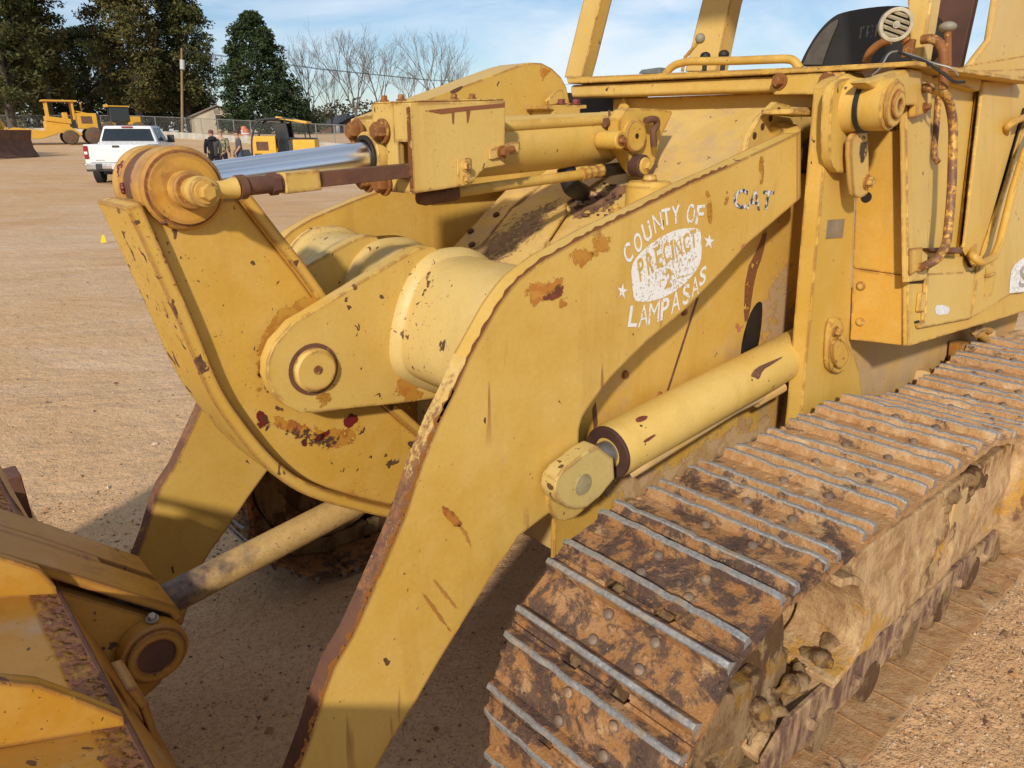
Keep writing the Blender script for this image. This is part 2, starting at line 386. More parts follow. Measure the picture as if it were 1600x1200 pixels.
def tag(o, label=None, cat=None, group=None, kind=None):
    if label: o['label'] = label
    if cat: o['category'] = cat
    if group: o['group'] = group
    if kind: o['kind'] = kind
    return o
def empty(name, loc=(0, 0, 0), rz=0.0, label=None, cat=None, group=None):
    o = bpy.data.objects.new(name, None); COL.objects.link(o); o.location = loc; o.rotation_euler = (0, 0, rz)
    return tag(o, label, cat, group)
def copy_tree(o, parent=None):
    c = o.copy(); COL.objects.link(c); c.parent = parent
    if parent is not None: c.matrix_parent_inverse = o.matrix_parent_inverse.copy()
    for ch in o.children: copy_tree(ch, c)
    return c

def arc_path(pts, r, n=6):
    """polyline with rounded corners"""
    pts = [Vector(p) for p in pts]; out = [pts[0]]
    for i in range(1, len(pts) - 1):
        a, b, c = pts[i - 1], pts[i], pts[i + 1]
        d1 = (a - b); d2 = (c - b); rr = min(r, d1.length * 0.49, d2.length * 0.49)
        p0 = b + d1.normalized() * rr; p1 = b + d2.normalized() * rr
        for k in range(n + 1):
            t = k / n; out.append(p0 * (1 - t) ** 2 + b * 2 * t * (1 - t) + p1 * t * t)
    out.append(pts[-1]); return out
def smooth_poly(pts, it=2, closed=False):
    """Chaikin corner cutting on 2-d points"""
    for _ in range(it):
        out = []
        n = len(pts)
        rng = range(n if closed else n - 1)
        if not closed: out.append(pts[0])
        for i in rng:
            a, b = pts[i], pts[(i + 1) % n]
            out.append(tuple(a[k] * 0.75 + b[k] * 0.25 for k in range(len(a)))); out.append(tuple(a[k] * 0.25 + b[k] * 0.75 for k in range(len(a))))
        if not closed: out.append(pts[-1])
        pts = out
    return pts
def band(poly, t):
    """2-d polyline -> closed band polygon of thickness t on its left side"""
    n = len(poly); off = []
    for i in range(n):
        a = Vector(poly[max(0, i - 1)]); b = Vector(poly[min(n - 1, i + 1)]); d = (b - a).normalized()
        off.append((poly[i][0] - d.y * t, poly[i][1] + d.x * t))
    return off
def band_prism(mb, poly, t, y0, y1, mi=0):
    off = band(poly, t)
    o = len(mb.v); n = len(poly)
    for y in (y0, y1):
        for q in poly: mb.v.append(Vector((q[0], y, q[1])))
        for q in off: mb.v.append(Vector((q[0], y, q[1])))
    def F(*q): mb.f.append([o + i for i in q]); mb.m.append(mi)
    for i in range(n - 1):
        F(i, i + 1, n + i + 1, n + i); F(2 * n + i + 1, 2 * n + i, 3 * n + i, 3 * n + i + 1)
        F(i + 1, i, 2 * n + i, 2 * n + i + 1); F(n + i, n + i + 1, 3 * n + i + 1, 3 * n + i)
    F(0, n, 3 * n, 2 * n); F(n - 1, 3 * n - 1, 4 * n - 1, 2 * n - 1)
    return mb

# glyphs of the built-in font as flat 2-d meshes, normalised to a unit box centred on 0
_G = {}
def glyph(ch, bold=0.02):
    if ch in _G: return _G[ch]
    cu = bpy.data.curves.new('g', 'FONT'); cu.body = ch; cu.offset = 0.0 if ch in 'MNA' else bold; cu.resolution_u = 4
    ob = bpy.data.objects.new('g', cu); COL.objects.link(ob)
    me = bpy.data.meshes.new_from_object(ob.evaluated_get(bpy.context.evaluated_depsgraph_get()))
    vs = [tuple(v.co) for v in me.vertices]; fs = [tuple(p.vertices) for p in me.polygons]
    bpy.data.objects.remove(ob); bpy.data.curves.remove(cu); bpy.data.meshes.remove(me)
    x0 = min(v[0] for v in vs); x1 = max(v[0] for v in vs); y0 = min(v[1] for v in vs); y1 = max(v[1] for v in vs)
    _G[ch] = ([((v[0] - x0) / max(x1 - x0, 1e-6) - 0.5, (v[1] - y0) / max(y1 - y0, 1e-6) - 0.5) for v in vs], fs)
    return _G[ch]
def put_letter(mb, ch, c, right, up, place, mi=0):
    """c, right, up in photograph pixels on the painted face; place maps them onto that face"""
    vs, fs = glyph(ch)
    pts = [place(c[0] + right[0] * a + up[0] * b, c[1] + right[1] * a + up[1] * b) for a, b in vs]
    mb.add(pts, fs, mi)

# =================================================================== THE TRACK LOADER
loader = empty('track_loader', (-1.8, 0, 0), 0, 'big worn yellow track loader with rusty lift arms and county lettering, filling the foreground', 'track loader')
loader_inv = Matrix.Translation((1.8, 0, 0))
def P(o, parent=None):
    """hang a part built in world coordinates on its parent"""
    o.parent = parent or loader
    o.matrix_parent_inverse = loader_inv if parent is None else Matrix.Identity(4)
    return o

def edge_mat():
    t = NT('worn_plate_edge'); sep = t.n('ShaderNodeSeparateXYZ'); t.l(t.pos.outputs['Position'], sep.inputs[0])
    a = t.noise(60, 6, 0.72); b = t.noise(14, 5, 0.65)
    k = t.math('ADD', t.ramp(sep.outputs[2], 0.95, 1.45, 0.16, -0.12), t.math('ADD', t.math('MULTIPLY', a, 0.6), t.math('MULTIPLY', b, 0.4)))
    c = t.mix(t.ramp(b, 0.35, 0.65), (0.56, 0.37, 0.11), (0.64, 0.46, 0.18)); c = t.mix(t.ramp(k, 0.50, 0.60), c, t.mix(t.ramp(a, 0.4, 0.6), (0.11, 0.055, 0.042), (0.26, 0.12, 0.05)))
    return t.done(c, 0.7, 0.05, 0.3, t.bump(a, 0.3, 0.004))
M_EDGE = edge_mat()
AY0, AY1 = 0.50, 0.55   # the lift arm plates
# ---- lift arms: one outline, two thick plates
arm_top = [(1246, 208), (1213, 224), (1168, 245), (1136, 261), (1070, 290), (975, 338), (930, 360), (885, 385), (852, 404), (830, 420), (810, 436), (797, 451), (786, 466), (774, 484), (765, 500)]
arm_front = [(732, 560), (711, 609), (685, 661), (659, 725), (632, 807), (601, 880), (577, 935), (550, 995), (522, 1042), (506, 1083), (503, 1094), (484, 1155), (467, 1200), (430, 1290)]
arm_low = [(545, 1330), (588, 1200), (610, 1160), (649, 1097), (687, 1031), (731, 960), (781, 880), (794, 864), (812, 837), (835, 819), (855, 804), (874, 792), (900, 770), (912, 740), (908, 711), (904, 690), (905, 669), (910, 652), (917, 640), (932, 619), (956, 588), (1010, 534), (1070, 484.5), (1133, 420), (1168, 381), (1246, 314)]
arm_poly = xz(arm_top + arm_front + arm_low, AY1)
n_top, n_front = len(arm_top), len(arm_front)
for s_ in (1, -1):
    mb = MB()
    o0 = len(mb.v); n = len(arm_poly)
    ys = (AY0, AY1) if s_ > 0 else (-AY1, -AY0)
    mb.prism(arm_poly, ys[0], ys[1], 0)
    # the front edge is bare and rusty
    for fi, f in enumerate(mb.f):
        if len(f) == 4:
            c = sum((mb.v[i] for i in f), Vector()) / 4
            for k in range(n_top, n_top + n_front - 1):
                a, b = arm_poly[k], arm_poly[k + 1]
                if abs(c.x - (a[0] + b[0]) / 2) < 1e-4 and abs(c.z - (a[1] + b[1]) / 2) < 1e-4: mb.m[fi] = 1 if k > n_top + 5 else 2
    arm = P(mb.obj('lift_arm', [M_ARM, M_RUST, M_EDGE], None, 0.004))
    mb = MB(); q = []
    for k in range(9):
        th = R_(90) * k / 8; yy = 0.55 - 0.105 * (1 - math.cos(th)); dx = 0.085 * math.sin(th)
        a_ = Y(1246, 208, 0.55); b_ = Y(1246, 314, 0.55); q.append([Vector((a_.x - dx, s_ * yy, a_.z + dx * 0.35)), Vector((b_.x - dx, s_ * yy, b_.z + dx * 0.35)), Vector((a_.x - dx * 0.5, s_ * (yy - 0.05), a_.z + dx * 0.3)), Vector((b_.x - dx * 0.5, s_ * (yy - 0.05), b_.z + dx * 0.3))])
    o = 0
    for r in q: mb.v += r
    for k in range(8):
        i = 4 * k; j = i + 4
        for f in ((i, j, j + 1, i + 1), (i, i + 2, j + 2, j), (i + 1, j + 1, j + 3, i + 3), (i + 2, i + 3, j + 3, j + 2)): mb.f.append(list(f) if s_ > 0 else list(f)[::-1]); mb.m.append(0)
    P(mb.obj('arm_end', M_ARM, None, 0.0, 50), arm)
    if s_ > 0: near_arm = arm
# bare rusty line along the near arm's leading edge, and a mottled stretch where paint still clings
def edge_line(pts_px, w_, mat, name):
    p = [Vector(q) for q in xz(pts_px, AY1)]; mb = MB(); rnd = random.Random(9); vs = []
    q = []
    for a, b in zip(p, p[1:]):
        n = max(1, int((b - a).length / 0.012)); q += [a.lerp(b, k / n) for k in range(n)]
    q.append(p[-1])
    for i, a in enumerate(q):
        d = (q[min(i + 1, len(q) - 1)] - q[max(0, i - 1)]).normalized(); nn = Vector((-d.y, d.x)); ww = w_ * rnd.uniform(0.35, 1.5)
        vs.append((Vector((a.x, AY1 + 0.0011, a.y)) + Vector((nn.x, 0, nn.y)) * 0.001, Vector((a.x, AY1 + 0.0011, a.y)) + Vector((nn.x, 0, nn.y)) * (0.002 + ww)))
    for (a0, a1), (b0, b1) in zip(vs, vs[1:]): mb.add([a0, b0, b1, a1], [(0, 1, 2, 3)])
    return P(mb.obj(name, mat, None, smooth=False), near_arm)
edge_line(arm_top[3:] + arm_front[:3], 0.0055, chipped('edge_rust_thin', (0.20, 0.075, 0.03), 0.70, 50), 'edge_rust')
edge_line(arm_front[1:], 0.011, chipped('edge_rust_wide', (0.30, 0.115, 0.025), 0.56, 60), 'edge_rust')
# rust patches and scars on the near arm's face
def ragged_patch(name, pts, place, mat, parent, grow=1.0, n=26):
    """a thin flake laid on a face whose outline breaks up raggedly towards its border"""
    pts = smooth_poly(pts, 1, True); cx = sum(p[0] for p in pts) / len(pts); cy = sum(p[1] for p in pts) / len(pts)
    pts = [(cx + (p[0] - cx) * grow, cy + (p[1] - cy) * grow) for p in pts]
    x0, x1 = min(p[0] for p in pts), max(p[0] for p in pts); y0, y1 = min(p[1] for p in pts), max(p[1] for p in pts)
    st = max(x1 - x0, y1 - y0) / n; nx = max(2, round((x1 - x0) / st)); ny = max(2, round((y1 - y0) / st)); m = len(pts)
    def inside(x, y):
        r = False
        for i in range(m):
            (ax, ay), (bx_, by_) = pts[i], pts[(i + 1) % m]
            if (ay > y) != (by_ > y) and x < (bx_ - ax) * (y - ay) / (by_ - ay) + ax: r = not r
        return r
    def dist(x, y):
        d = 1e9
        for i in range(m):
            (ax, ay), (bx_, by_) = pts[i], pts[(i + 1) % m]; L = (bx_ - ax) ** 2 + (by_ - ay) ** 2 + 1e-9
            k = max(0, min(1, ((x - ax) * (bx_ - ax) + (y - ay) * (by_ - ay)) / L)); d = min(d, math.hypot(x - ax - k * (bx_ - ax), y - ay - k * (by_ - ay)))
        return d if inside(x, y) else -d
    G = {}; mb = MB(); val = []
    D_ = [[dist(x0 + (x1 - x0) * i / nx, y0 + (y1 - y0) * j / ny) for j in range(ny + 1)] for i in range(nx + 1)]
    dm = max(max(r) for r in D_) * 0.85 + 1e-6
    for i in range(nx + 1):
        for j in range(ny + 1):
            mb.v.append(place(x0 + (x1 - x0) * i / nx, y0 + (y1 - y0) * j / ny)); val.append(max(0.0, min(1.6, 1 - D_[i][j] / dm)))
    for i in range(nx):
        for j in range(ny):
            q = (D_[i][j], D_[i + 1][j], D_[i + 1][j + 1], D_[i][j + 1])
            if max(q) > -st * 1.2: a = i * (ny + 1) + j; mb.f.append([a, a + ny + 1, a + ny + 2, a + 1]); mb.m.append(0)
    o = mb.obj(name, mat, None, 0, smooth=False)
    at = o.data.attributes.new('ragged', 'FLOAT', 'POINT'); at.data.foreach_set('value', val)
    o.parent = parent; o.matrix_parent_inverse = Matrix.Identity(4); return o
def face_patch(name, pts, y, mat, parent, it=2, lift=0.0016):
    if mat.get('ragged') and not name.startswith('rust_run'): return ragged_patch(name, pts, lambda u, v: Y(u, v, y + lift), mat, parent, 1.15)
    q = smooth_poly(pts, it, True)
    mb = MB(); mb.slab([Y(u, v, y + lift) for u, v in q], (0, -0.001, 0)); o = mb.obj(name, mat, None, 0, smooth=False)
    o.parent = parent; o.matrix_parent_inverse = Matrix.Identity(4); return o
face_patch('rust_patch', [(822, 446), (845, 436), (882, 428), (884, 452), (868, 468), (845, 476), (822, 478)], AY1, M_RUSTPATCH, near_arm, 1)
face_patch('rust_patch', [(842, 474), (858, 452), (878, 440), (884, 452), (878, 466), (858, 471)], AY1, M_RUSTDARK, near_arm, lift=0.0022)
face_patch('rust_scar', [(690, 791), (697, 793), (712, 806), (722, 818), (712, 822), (698, 810)], AY1, chipped('rust_scar_brown', (0.30, 0.095, 0.022), 0.74, 50, (0.40, 0.16, 0.03)), near_arm)
face_patch('rust_scar', [(712, 818), (724, 824), (734, 840), (737, 862), (731, 850), (722, 832)], AY1, chipped('rust_scar_faded', (0.42, 0.2, 0.04), 0.64, 60), near_arm)
face_patch('rust_scar', [(658, 927), (672, 938), (704, 984), (700, 985), (682, 962)], AY1, chipped('rust_scratch', (0.40, 0.17, 0.035), 0.70, 50), near_arm)
face_patch('rust_scar', [(675, 905), (690, 915), (716, 950), (712, 953), (690, 930)], AY1, chipped('rust_scratch_faint', (0.42, 0.2, 0.045), 0.60, 50), near_arm)
for pts in ([(1102, 297), (1109, 299), (1114, 330), (1112, 352), (1106, 345), (1105, 318)], [(1136, 296), (1140, 300), (1138, 318), (1131, 322), (1133, 312)], [(1186, 245), (1194, 243), (1194, 285), (1187, 290)]):
    face_patch('rust_run', pts, AY1, chipped('rust_run_stain', (0.42, 0.2, 0.03), 0.52, 30), near_arm)
face_patch('primer_patch', [(1158, 381), (1168, 380), (1164, 388), (1157, 394)], AY1, chipped('pink_primer', (0.46, 0.16, 0.09), 0.55, 40), near_arm)
# weld scar round the lift cylinder lug
mb = MB(); cc = Y(893, 760, AY1)
mb.ring((cc.x, AY1 - 0.01, cc.z), (cc.x, AY1 + 0.008, cc.z), 0.088, 0.05, 32)
P(mb.obj('weld_ring', M_COVER, None, 0.004), near_arm)

# ---- painted county sign on the near arm
def on_arm(lift): return lambda u, v: Y(u, v, AY1 + lift)
def c7(x, y): return (940 + 0.225 * x, 280 + 0.225 * y)
mb = MB(); pl = on_arm(0.0016)
def sign(ch, x, y, wd, ht, ang, lean, mi=0, pl=pl):
    a = R_(ang); l = R_(lean)
    put_letter(mb, ch, c7(x, y), (wd * 0.225 * math.cos(a), wd * 0.225 * math.sin(a)), (ht * 0.225 * math.sin(l), -ht * 0.225 * math.cos(l)), pl, mi)
for ch, x, y, wd, ht, ang, lean in (('C', 183, 512, 66, 132, -40, -14), ('O', 253, 440, 66, 132, -40, -12), ('U', 316, 364, 66, 132, -32, -14), ('N', 391, 302, 66, 128, -24, -10), ('T', 450, 262, 62, 118, -14, -6), ('Y', 515, 246, 62, 130, -12, -2),
        ('O', 620, 240, 58, 140, -8, 5), ('F', 682, 246, 54, 136, -4, 8),
        ('L', 222, 952, 62, 150, 0, 8), ('A', 292, 946, 70, 150, -16, 4), ('M', 365, 925, 78, 150, -18, 4), ('P', 440, 898, 60, 150, -22, 4), ('A', 515, 850, 70, 146, -28, 2), ('S', 588, 800, 58, 138, -32, 0), ('A', 650, 745, 64, 136, -36, 0), ('S', 703, 672, 56, 128, -36, 4)):
    sign(ch, x, y, wd, ht, ang, lean)
for sx, sy in ((144, 778), (746, 432)):      # the two stars
    pts = []
    for k in range(10):
        r = 56 if k % 2 == 0 else 21; a = R_(-90 + 36 * k + 8)
        pts.append(pl(*c7(sx + r * 0.68 * math.cos(a), sy + r * 1.05 * math.sin(a))))
    ctr = pl(*c7(sx, sy)); mb.add([ctr] + pts, [(0, 1 + k, 1 + (k + 1) % 10) for k in range(10)])
P(mb.obj('lettering', M_WHITE, None, 0, smooth=False), near_arm)
cart = smooth_poly([c7(*q) for q in [(204, 606), (250, 530), (330, 455), (420, 395), (520, 350), (610, 336), (678, 344), (690, 380), (696, 470), (690, 575), (640, 660), (560, 745), (450, 815), (345, 850), (270, 853), (226, 842), (212, 740)]], 1, True)
mb = MB(); mb.add([on_arm(0.0012)(*q) for q in cart], [list(range(len(cart)))])
P(mb.obj('cartouche', M_WHITE2, None, 0, smooth=False), near_arm)
mb = MB(); pl2 = on_arm(0.0024)
for ch, x, y, wd, ht, ang, lean in (('P', 276, 622, 50, 150, -42, -8), ('R', 336, 580, 52, 148, -38, -8), ('E', 396, 540, 48, 145, -34, -8), ('C', 452, 508, 50, 140, -30, -8), ('I', 494, 490, 16, 135, -20, -6), ('N', 533, 474, 52, 135, -24, -8), ('C', 592, 440, 50, 130, -24, -6), ('T', 640, 412, 46, 125, -18, -4), ('2', 466, 690, 56, 130, -22, 4), ('-', 538, 682, 30, 10, -22, 4)):
    sign(ch, x, y, wd, ht, ang, lean, 0, pl2)
P(mb.obj('lettering', M_LETTERY, None, 0, smooth=False), near_arm)
mb = MB()
for ch, x, y, wd, ht, ang, lean in (('C', 965, 135, 92, 140, 6, 8), ('A', 1062, 145, 96, 138, 4, 8), ('T', 1152, 145, 76, 132, 2, 10)):
    sign(ch, x, y, wd, ht, ang, lean)
P(mb.obj('lettering', M_NAVY, None, 0, smooth=False), near_arm)

# ---- cross tube between the arms, with weld collars
tube_pts = [(-1.119, 1.405), (-1.069, 1.388), (-1.03, 1.353), (-1.0, 1.30), (-0.978, 1.236), (-0.968, 1.18), (-0.979, 1.136), (-1.015, 1.104), (-1.099, 1.055), (-1.22, 1.02), (-1.30, 1.06), (-1.34, 1.2), (-1.30, 1.33), (-1.22, 1.40)]
sm = smooth_poly(tube_pts, 2, True)
mb = MB(); mb.prism(sm, -0.499, 0.499)
xt = P(mb.obj('cross_tube', M_TUBE, None, 0, 30))
ccx = sum(p[0] for p in sm) / len(sm); ccz = sum(p[1] for p in sm) / len(sm)
def grown(k): return [(p[0] + k * (p[0] - ccx) / math.hypot(p[0] - ccx, p[1] - ccz), p[1] + k * (p[1] - ccz) / math.hypot(p[0] - ccx, p[1] - ccz)) for p in sm]
def collar(y0, y1, k):
    mb = MB(); o = 0; g0 = grown(k); g1 = grown(k * 0.9); n = len(sm); gg = grown(-0.003)
    ys = [(y0, g0), (y0 + (y1 - y0) * 0.55, g1), (y1, gg)]
    for yy, g in ys: mb.v += [Vector((p[0], yy, p[1])) for p in g]
    for r in range(2):
        for i in range(n):
            j = (i + 1) % n; mb.f.append([r * n + i, r * n + j, (r + 1) * n + j, (r + 1) * n + i]); mb.m.append(0)
    return P(mb.obj('weld_collar', M_TUBE, None, 0, 50), xt)
collar(0.155, 0.188, 0.020); collar(0.499, 0.475, 0.018); collar(-0.155, -0.188, 0.020); collar(-0.499, -0.475, 0.018)
collar(-0.118, -0.090, 0.018)

# ---- pivot ears carrying the lever
ear_px = [(685, 618), (678, 624), (615, 632), (545, 639), (489, 646), (468, 644.5), (443.5, 632), (426, 613), (417, 588.5), (418, 564), (429.5, 536), (457.5, 504.5), (503, 478), (562.5, 440.5), (615, 409), (650, 389), (666, 384.5), (680, 386), (690, 394), (705, 420), (720, 500), (710, 590)]
ear_poly = xz(ear_px, 0.16)
for ys in ((0.118, 0.16), (-0.16, -0.118)):
    mb = MB(); mb.prism(ear_poly, *ys); ear = P(mb.obj('pivot_ear', M_COVER, None, 0.004))
    ec = Y(490, 577, 0.16)
    if ys[0] > 0:
        ear_near = ear
        mb = MB(); mb.cyl((ec.x, 0.15, ec.z), (ec.x, 0.178, ec.z), 0.052, 40, 0, 0.006); mb.ring((ec.x, 0.158, ec.z), (ec.x, 0.1625, ec.z), 0.062, 0.05, 40, 1)
        pin = P(mb.obj('pin', [M_COVER, M_RUST], None), ear)
        mb = MB(); mb.cyl((ec.x - 0.002, 0.17, ec.z + 0.002), (ec.x - 0.002, 0.1795, ec.z + 0.002), 0.011, 18); P(mb.obj('grease_hole', M_RUSTBOLT, None), ear)

# ---- z-bar lever: web plate with thick flanges, a big boss on top
LV = 0.1075
front_line = smooth_poly(xz([(221, 317), (247.5, 375), (275, 438), (308, 513), (342, 602), (377, 655), (422, 711), (461, 744), (496, 762), (545, 777.5), (611, 794), (690, 806)], LV), 2)
rear_line = xz([(377, 312), (426, 375), (466, 425), (503, 476), (555, 560), (604, 637), (657, 683), (720, 735)], LV)
end_pts = xz([(728, 800), (742, 768)], LV)
web = front_line + end_pts + rear_line[::-1]
mb = MB(); mb.prism(web, -0.082, 0.082)
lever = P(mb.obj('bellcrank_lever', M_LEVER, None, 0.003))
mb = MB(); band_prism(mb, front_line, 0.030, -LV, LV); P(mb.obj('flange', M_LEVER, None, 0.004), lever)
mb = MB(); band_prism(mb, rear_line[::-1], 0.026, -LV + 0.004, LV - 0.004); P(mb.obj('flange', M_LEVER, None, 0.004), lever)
bc = Y(290, 295.5, 0.112); BX, BZ = bc.x, bc.z
mb = MB()
mb.tube([(BX, 0.030, BZ), (BX, 0.040, BZ), (BX, 0.098, BZ), (BX, 0.106, BZ)], [0.078, 0.0825, 0.0825, 0.0765], 56); mb.tube([(BX, 0.100, BZ), (BX, 0.112, BZ), (BX, 0.114, BZ)], [0.0705, 0.0705, 0.0685], 56)
mb.tube([(BX, -0.098, BZ), (BX, -0.09, BZ), (BX, -0.035, BZ), (BX, -0.03, BZ)], [0.076, 0.082, 0.082, 0.078], 56)
P(mb.obj('boss', paint('boss_paint', (0.55, 0.30, 0.04), (0.60, 0.36, 0.07), chips=1.3, rust=1.5, edge=1.2), None, 0.003), lever)
mb = MB(); mb.tube([(BX, -0.032, BZ), (BX, 0.032, BZ)], 0.0765, 48); P(mb.obj('rod_eye', M_RUST, None), lever)
mb = MB(); [mb.sphere((BX + 0.078 * math.cos(a_), y_, BZ + 0.078 * math.sin(a_)), r_ * 0.7, 9, 6, 0, (1, 1.2, 1)) for a_, y_, r_ in ((0.62, -0.05, 0.010), (0.50, -0.058, 0.012), (0.38, -0.052, 0.010), (0.52, -0.040, 0.009), (0.28, -0.045, 0.008), (0.05, -0.033, 0.008), (-0.02, -0.030, 0.010), (-0.12, -0.033, 0.008))]; P(mb.obj('red_grease', plain('red_grease', (0.13, 0.012, 0.009), 0.45, 0, 0.3, 60, 0.6), None), lever)
mb = MB(); mb.ring((BX, 0.113, BZ), (BX, 0.1155, BZ), 0.069, 0.036, 48, 0); P(mb.obj('boss_face', paint('boss_face_paint', (0.52, 0.26, 0.03), (0.57, 0.31, 0.05), 0.6, 1.25, edge=1.0), None), lever)
# torn weld beads on the front flange
mb = MB()
for (u, v, r) in ((200, 368, 0.008), (208, 373, 0.007), (215, 409, 0.009), (224, 420, 0.008), (220, 414, 0.006), (258, 348, 0.006)):
    mb.sphere(Y(u, v, -0.06 if u < 240 else 0.1), r, 8, 6, 0, (1.6, 1, 0.8))
P(mb.obj('weld_spatter', M_RUST, None), lever)
# rust streak round the ear and torn red patches low on the web
def lev_patch(name, pts, mat, lift=0.0018, it=2): return face_patch(name, pts, 0.082, mat, lever, it, lift)
lev_patch('rust_patch', [(405, 545), (414, 512), (440, 486), (470, 470), (505, 468), (495, 485), (455, 510), (424, 545), (416, 590), (408, 620), (399, 590)], chipped('orange_rust_stain', (0.44, 0.20, 0.03), 0.68, 34, (0.50, 0.27, 0.04)))
SPECK = chipped('dark_paint_loss', (0.075, 0.04, 0.028), 0.50, 70, (0.16, 0.07, 0.03))
RED = chipped('dark_red_oxide', (0.15, 0.014, 0.012), 0.72, 40, (0.10, 0.03, 0.02))
for pts in ([(402, 640), (414, 648), (426, 662), (412, 668), (402, 671)], [(488, 688), (500, 678), (515, 669), (512, 680), (500, 690)], [(536, 660), (548, 646), (560, 652), (553, 664), (546, 669)], [(404, 568), (414, 560), (415, 590), (404, 590)], [(470, 690), (478, 684), (480, 698), (472, 697)]): lev_patch('paint_loss', pts, RED)
for pts in ([(428, 628), (442, 634), (448, 645), (434, 648), (426, 642)], [(598, 708), (606, 700), (608, 712), (600, 716)], [(408, 600), (420, 602), (428, 620), (414, 616)], [(430, 655), (520, 668), (560, 690), (500, 712), (450, 695)]): lev_patch('paint_loss', pts, SPECK)
lev_patch('rust_patch', [(425, 645), (470, 650), (520, 670), (560, 655), (545, 700), (500, 700), (450, 680), (430, 668)], chipped('orange_rust_stain_low', (0.46, 0.22, 0.03), 0.60, 40, (0.36, 0.13, 0.03)), 0.0010)

BLEED = chipped('orange_rust_bleed', (0.46, 0.22, 0.035), 0.60, 30, (0.42, 0.17, 0.03))
def halo(parent, y, c, r, grow=1.0):
    pts = [(c[0] + r * math.cos(R_(30 * k)), c[1] + r * 1.1 * math.sin(R_(30 * k))) for k in range(12)]
    ragged_patch('rust_bleed', pts, lambda u, v: Y(u, v, y + 0.0014), BLEED, parent, grow)
halo(ear_near, 0.16, (492, 582), 46); halo(ear_near, 0.16, (500, 625), 26); halo(ear_near, 0.16, (640, 610), 30)
halo(near_arm, AY1, (905, 402), 24); halo(near_arm, AY1, (940, 384), 22); halo(near_arm, AY1, (880, 470), 18)
# ---- position indicator rod from the boss to the guard box
py = 0.20
ec = Y(314, 301.5, py); ex, ez = BX, BZ
g0 = Y(370, 293, py); g1 = Y(640, 266, 0.155)
mb = MB(); mb.tube([(ex, 0.10, ez), (ex, 0.150, ez), (ex, 0.153, ez)], [0.0365, 0.0365, 0.034], 40); mb.tube([(ex, 0.15, ez), (ex, 0.19, ez)], 0.0255, 32)
pivot = P(mb.obj('lever_pin', paint('pin_paint', (0.52, 0.28, 0.05), (0.58, 0.35, 0.08), 0.7, 1.1, edge=1.0), None, 0.003))
rod = empty('position_rod'); rod.parent = loader; rod.matrix_parent_inverse = loader_inv
mb = MB(); mb.cyl((ex, 0.180, ez), (ex, 0.220, ez), 0.029, 36, 0, 0.003)
e1 = Vector((ex - 0.015, 0.2, ez)); e2 = Vector((g0.x, py, g0.z))
mb.tube([e1, e1.lerp(e2, 0.55), e2], [0.017, 0.017, 0.022], 20)
P(mb.obj('link_eye', M_COVER, None, 0.002), rod)
mb = MB(); mb.hexbolt((ex, 0.220, ez), (0, 1, 0), 0.0165, 0.016); P(mb.obj('bolt', rust_mat('painted_bolt', (0.50, 0.28, 0.05), (0.56, 0.34, 0.09), (0.26, 0.10, 0.03), 0.45, 0.6, 0.1), None, 0.001), rod)
g1v = g1
def on_rod(t): return e2.lerp(g1v, t)
mb = MB(); mb.tube([on_rod(0), on_rod(0.035), on_rod(0.036), on_rod(0.25)], [0.024, 0.024, 0.018, 0.018], 18)
dr = (g1v - e2).normalized(); mb.tube([on_rod(0.16), on_rod(0.20)], 0.023, 6)
P(mb.obj('threaded_rod', M_RUST, None), rod)
Rr = dr.to_track_quat('X', 'Z').to_matrix()
mb = MB(); mb.box(on_rod(0.315), (0.085, 0.040, 0.042), 0, Rr); P(mb.obj('clamp_block', M_COVER, None, 0.003), rod)
mb = MB(); L = (g1v - e2).length; mb.box(on_rod(0.74), (L * 0.74, 0.026, 0.032), 0, Rr); P(mb.obj('square_bar', M_RUST, None, 0.002), rod)

# ---- tilt cylinder along the centre line
gl = Y(583, 243, 0); GX, GZ = gl.x, gl.z
rp = Vector((-2.03, 0, 1.692))
a = Vector((BX, 0, BZ)); g = Vector((GX, 0, GZ)); axis = (rp - g).normalized()
mb = MB(); mb.slab([g + axis * 0.012 + Vector((0, a_, b_)) for a_, b_ in ((-0.085, -0.085), (0.085, -0.085), (0.085, 0.085), (-0.085, 0.085))], axis * 0.05); mb.tube([g + axis * 0.06, g + axis * 0.86], 0.080, 44)
mb.tube([g + axis * 0.86, g + axis * 0.90], [0.080, 0.066], 44); mb.tube([g + axis * 0.90, g + axis * 1.02], 0.05, 30)
tcyl = P(mb.obj('tilt_cylinder', M_COVER, None, 0.003))
mb = MB(); mb.tube([a, g + axis * 0.03], 0.0385, 40); P(mb.obj('piston_rod', M_CHROME, None), tcyl)
mb = MB(); mb.ring(g - axis * 0.020, g + axis * 0.05, 0.058, 0.040, 36); P(mb.obj('gland', M_COVER, None, 0.003), tcyl)
mb = MB(); mb.ring(g - axis * 0.026, g - axis * 0.018, 0.050, 0.0395, 36); P(mb.obj('rod_seal', M_DARK, None), tcyl)
for dy, dz in ((0.060, 0.058), (-0.058, 0.058), (0.058, -0.066), (-0.020, -0.062)): mb = MB(); mb.hexbolt((GX + 0.004, dy, GZ + dz), (1, 0, 0), 0.022, 0.024); P(mb.obj('gland_bolt', M_RUSTBOLT, None, 0.002), tcyl)
mb = MB(); mb.tube([Y(770, 199, 0.06), Y(860, 193, 0.06), Y(945, 188, 0.06)], 0.0155, 16); P(mb.obj('hydraulic_pipe', M_COVER, None), tcyl)
mb = MB(); mb.tube([Y(700, 302, 0.09), Y(820, 285, 0.09), Y(922, 271, 0.09)], 0.0145, 16); P(mb.obj('hydraulic_pipe', M_CAB, None), tcyl)
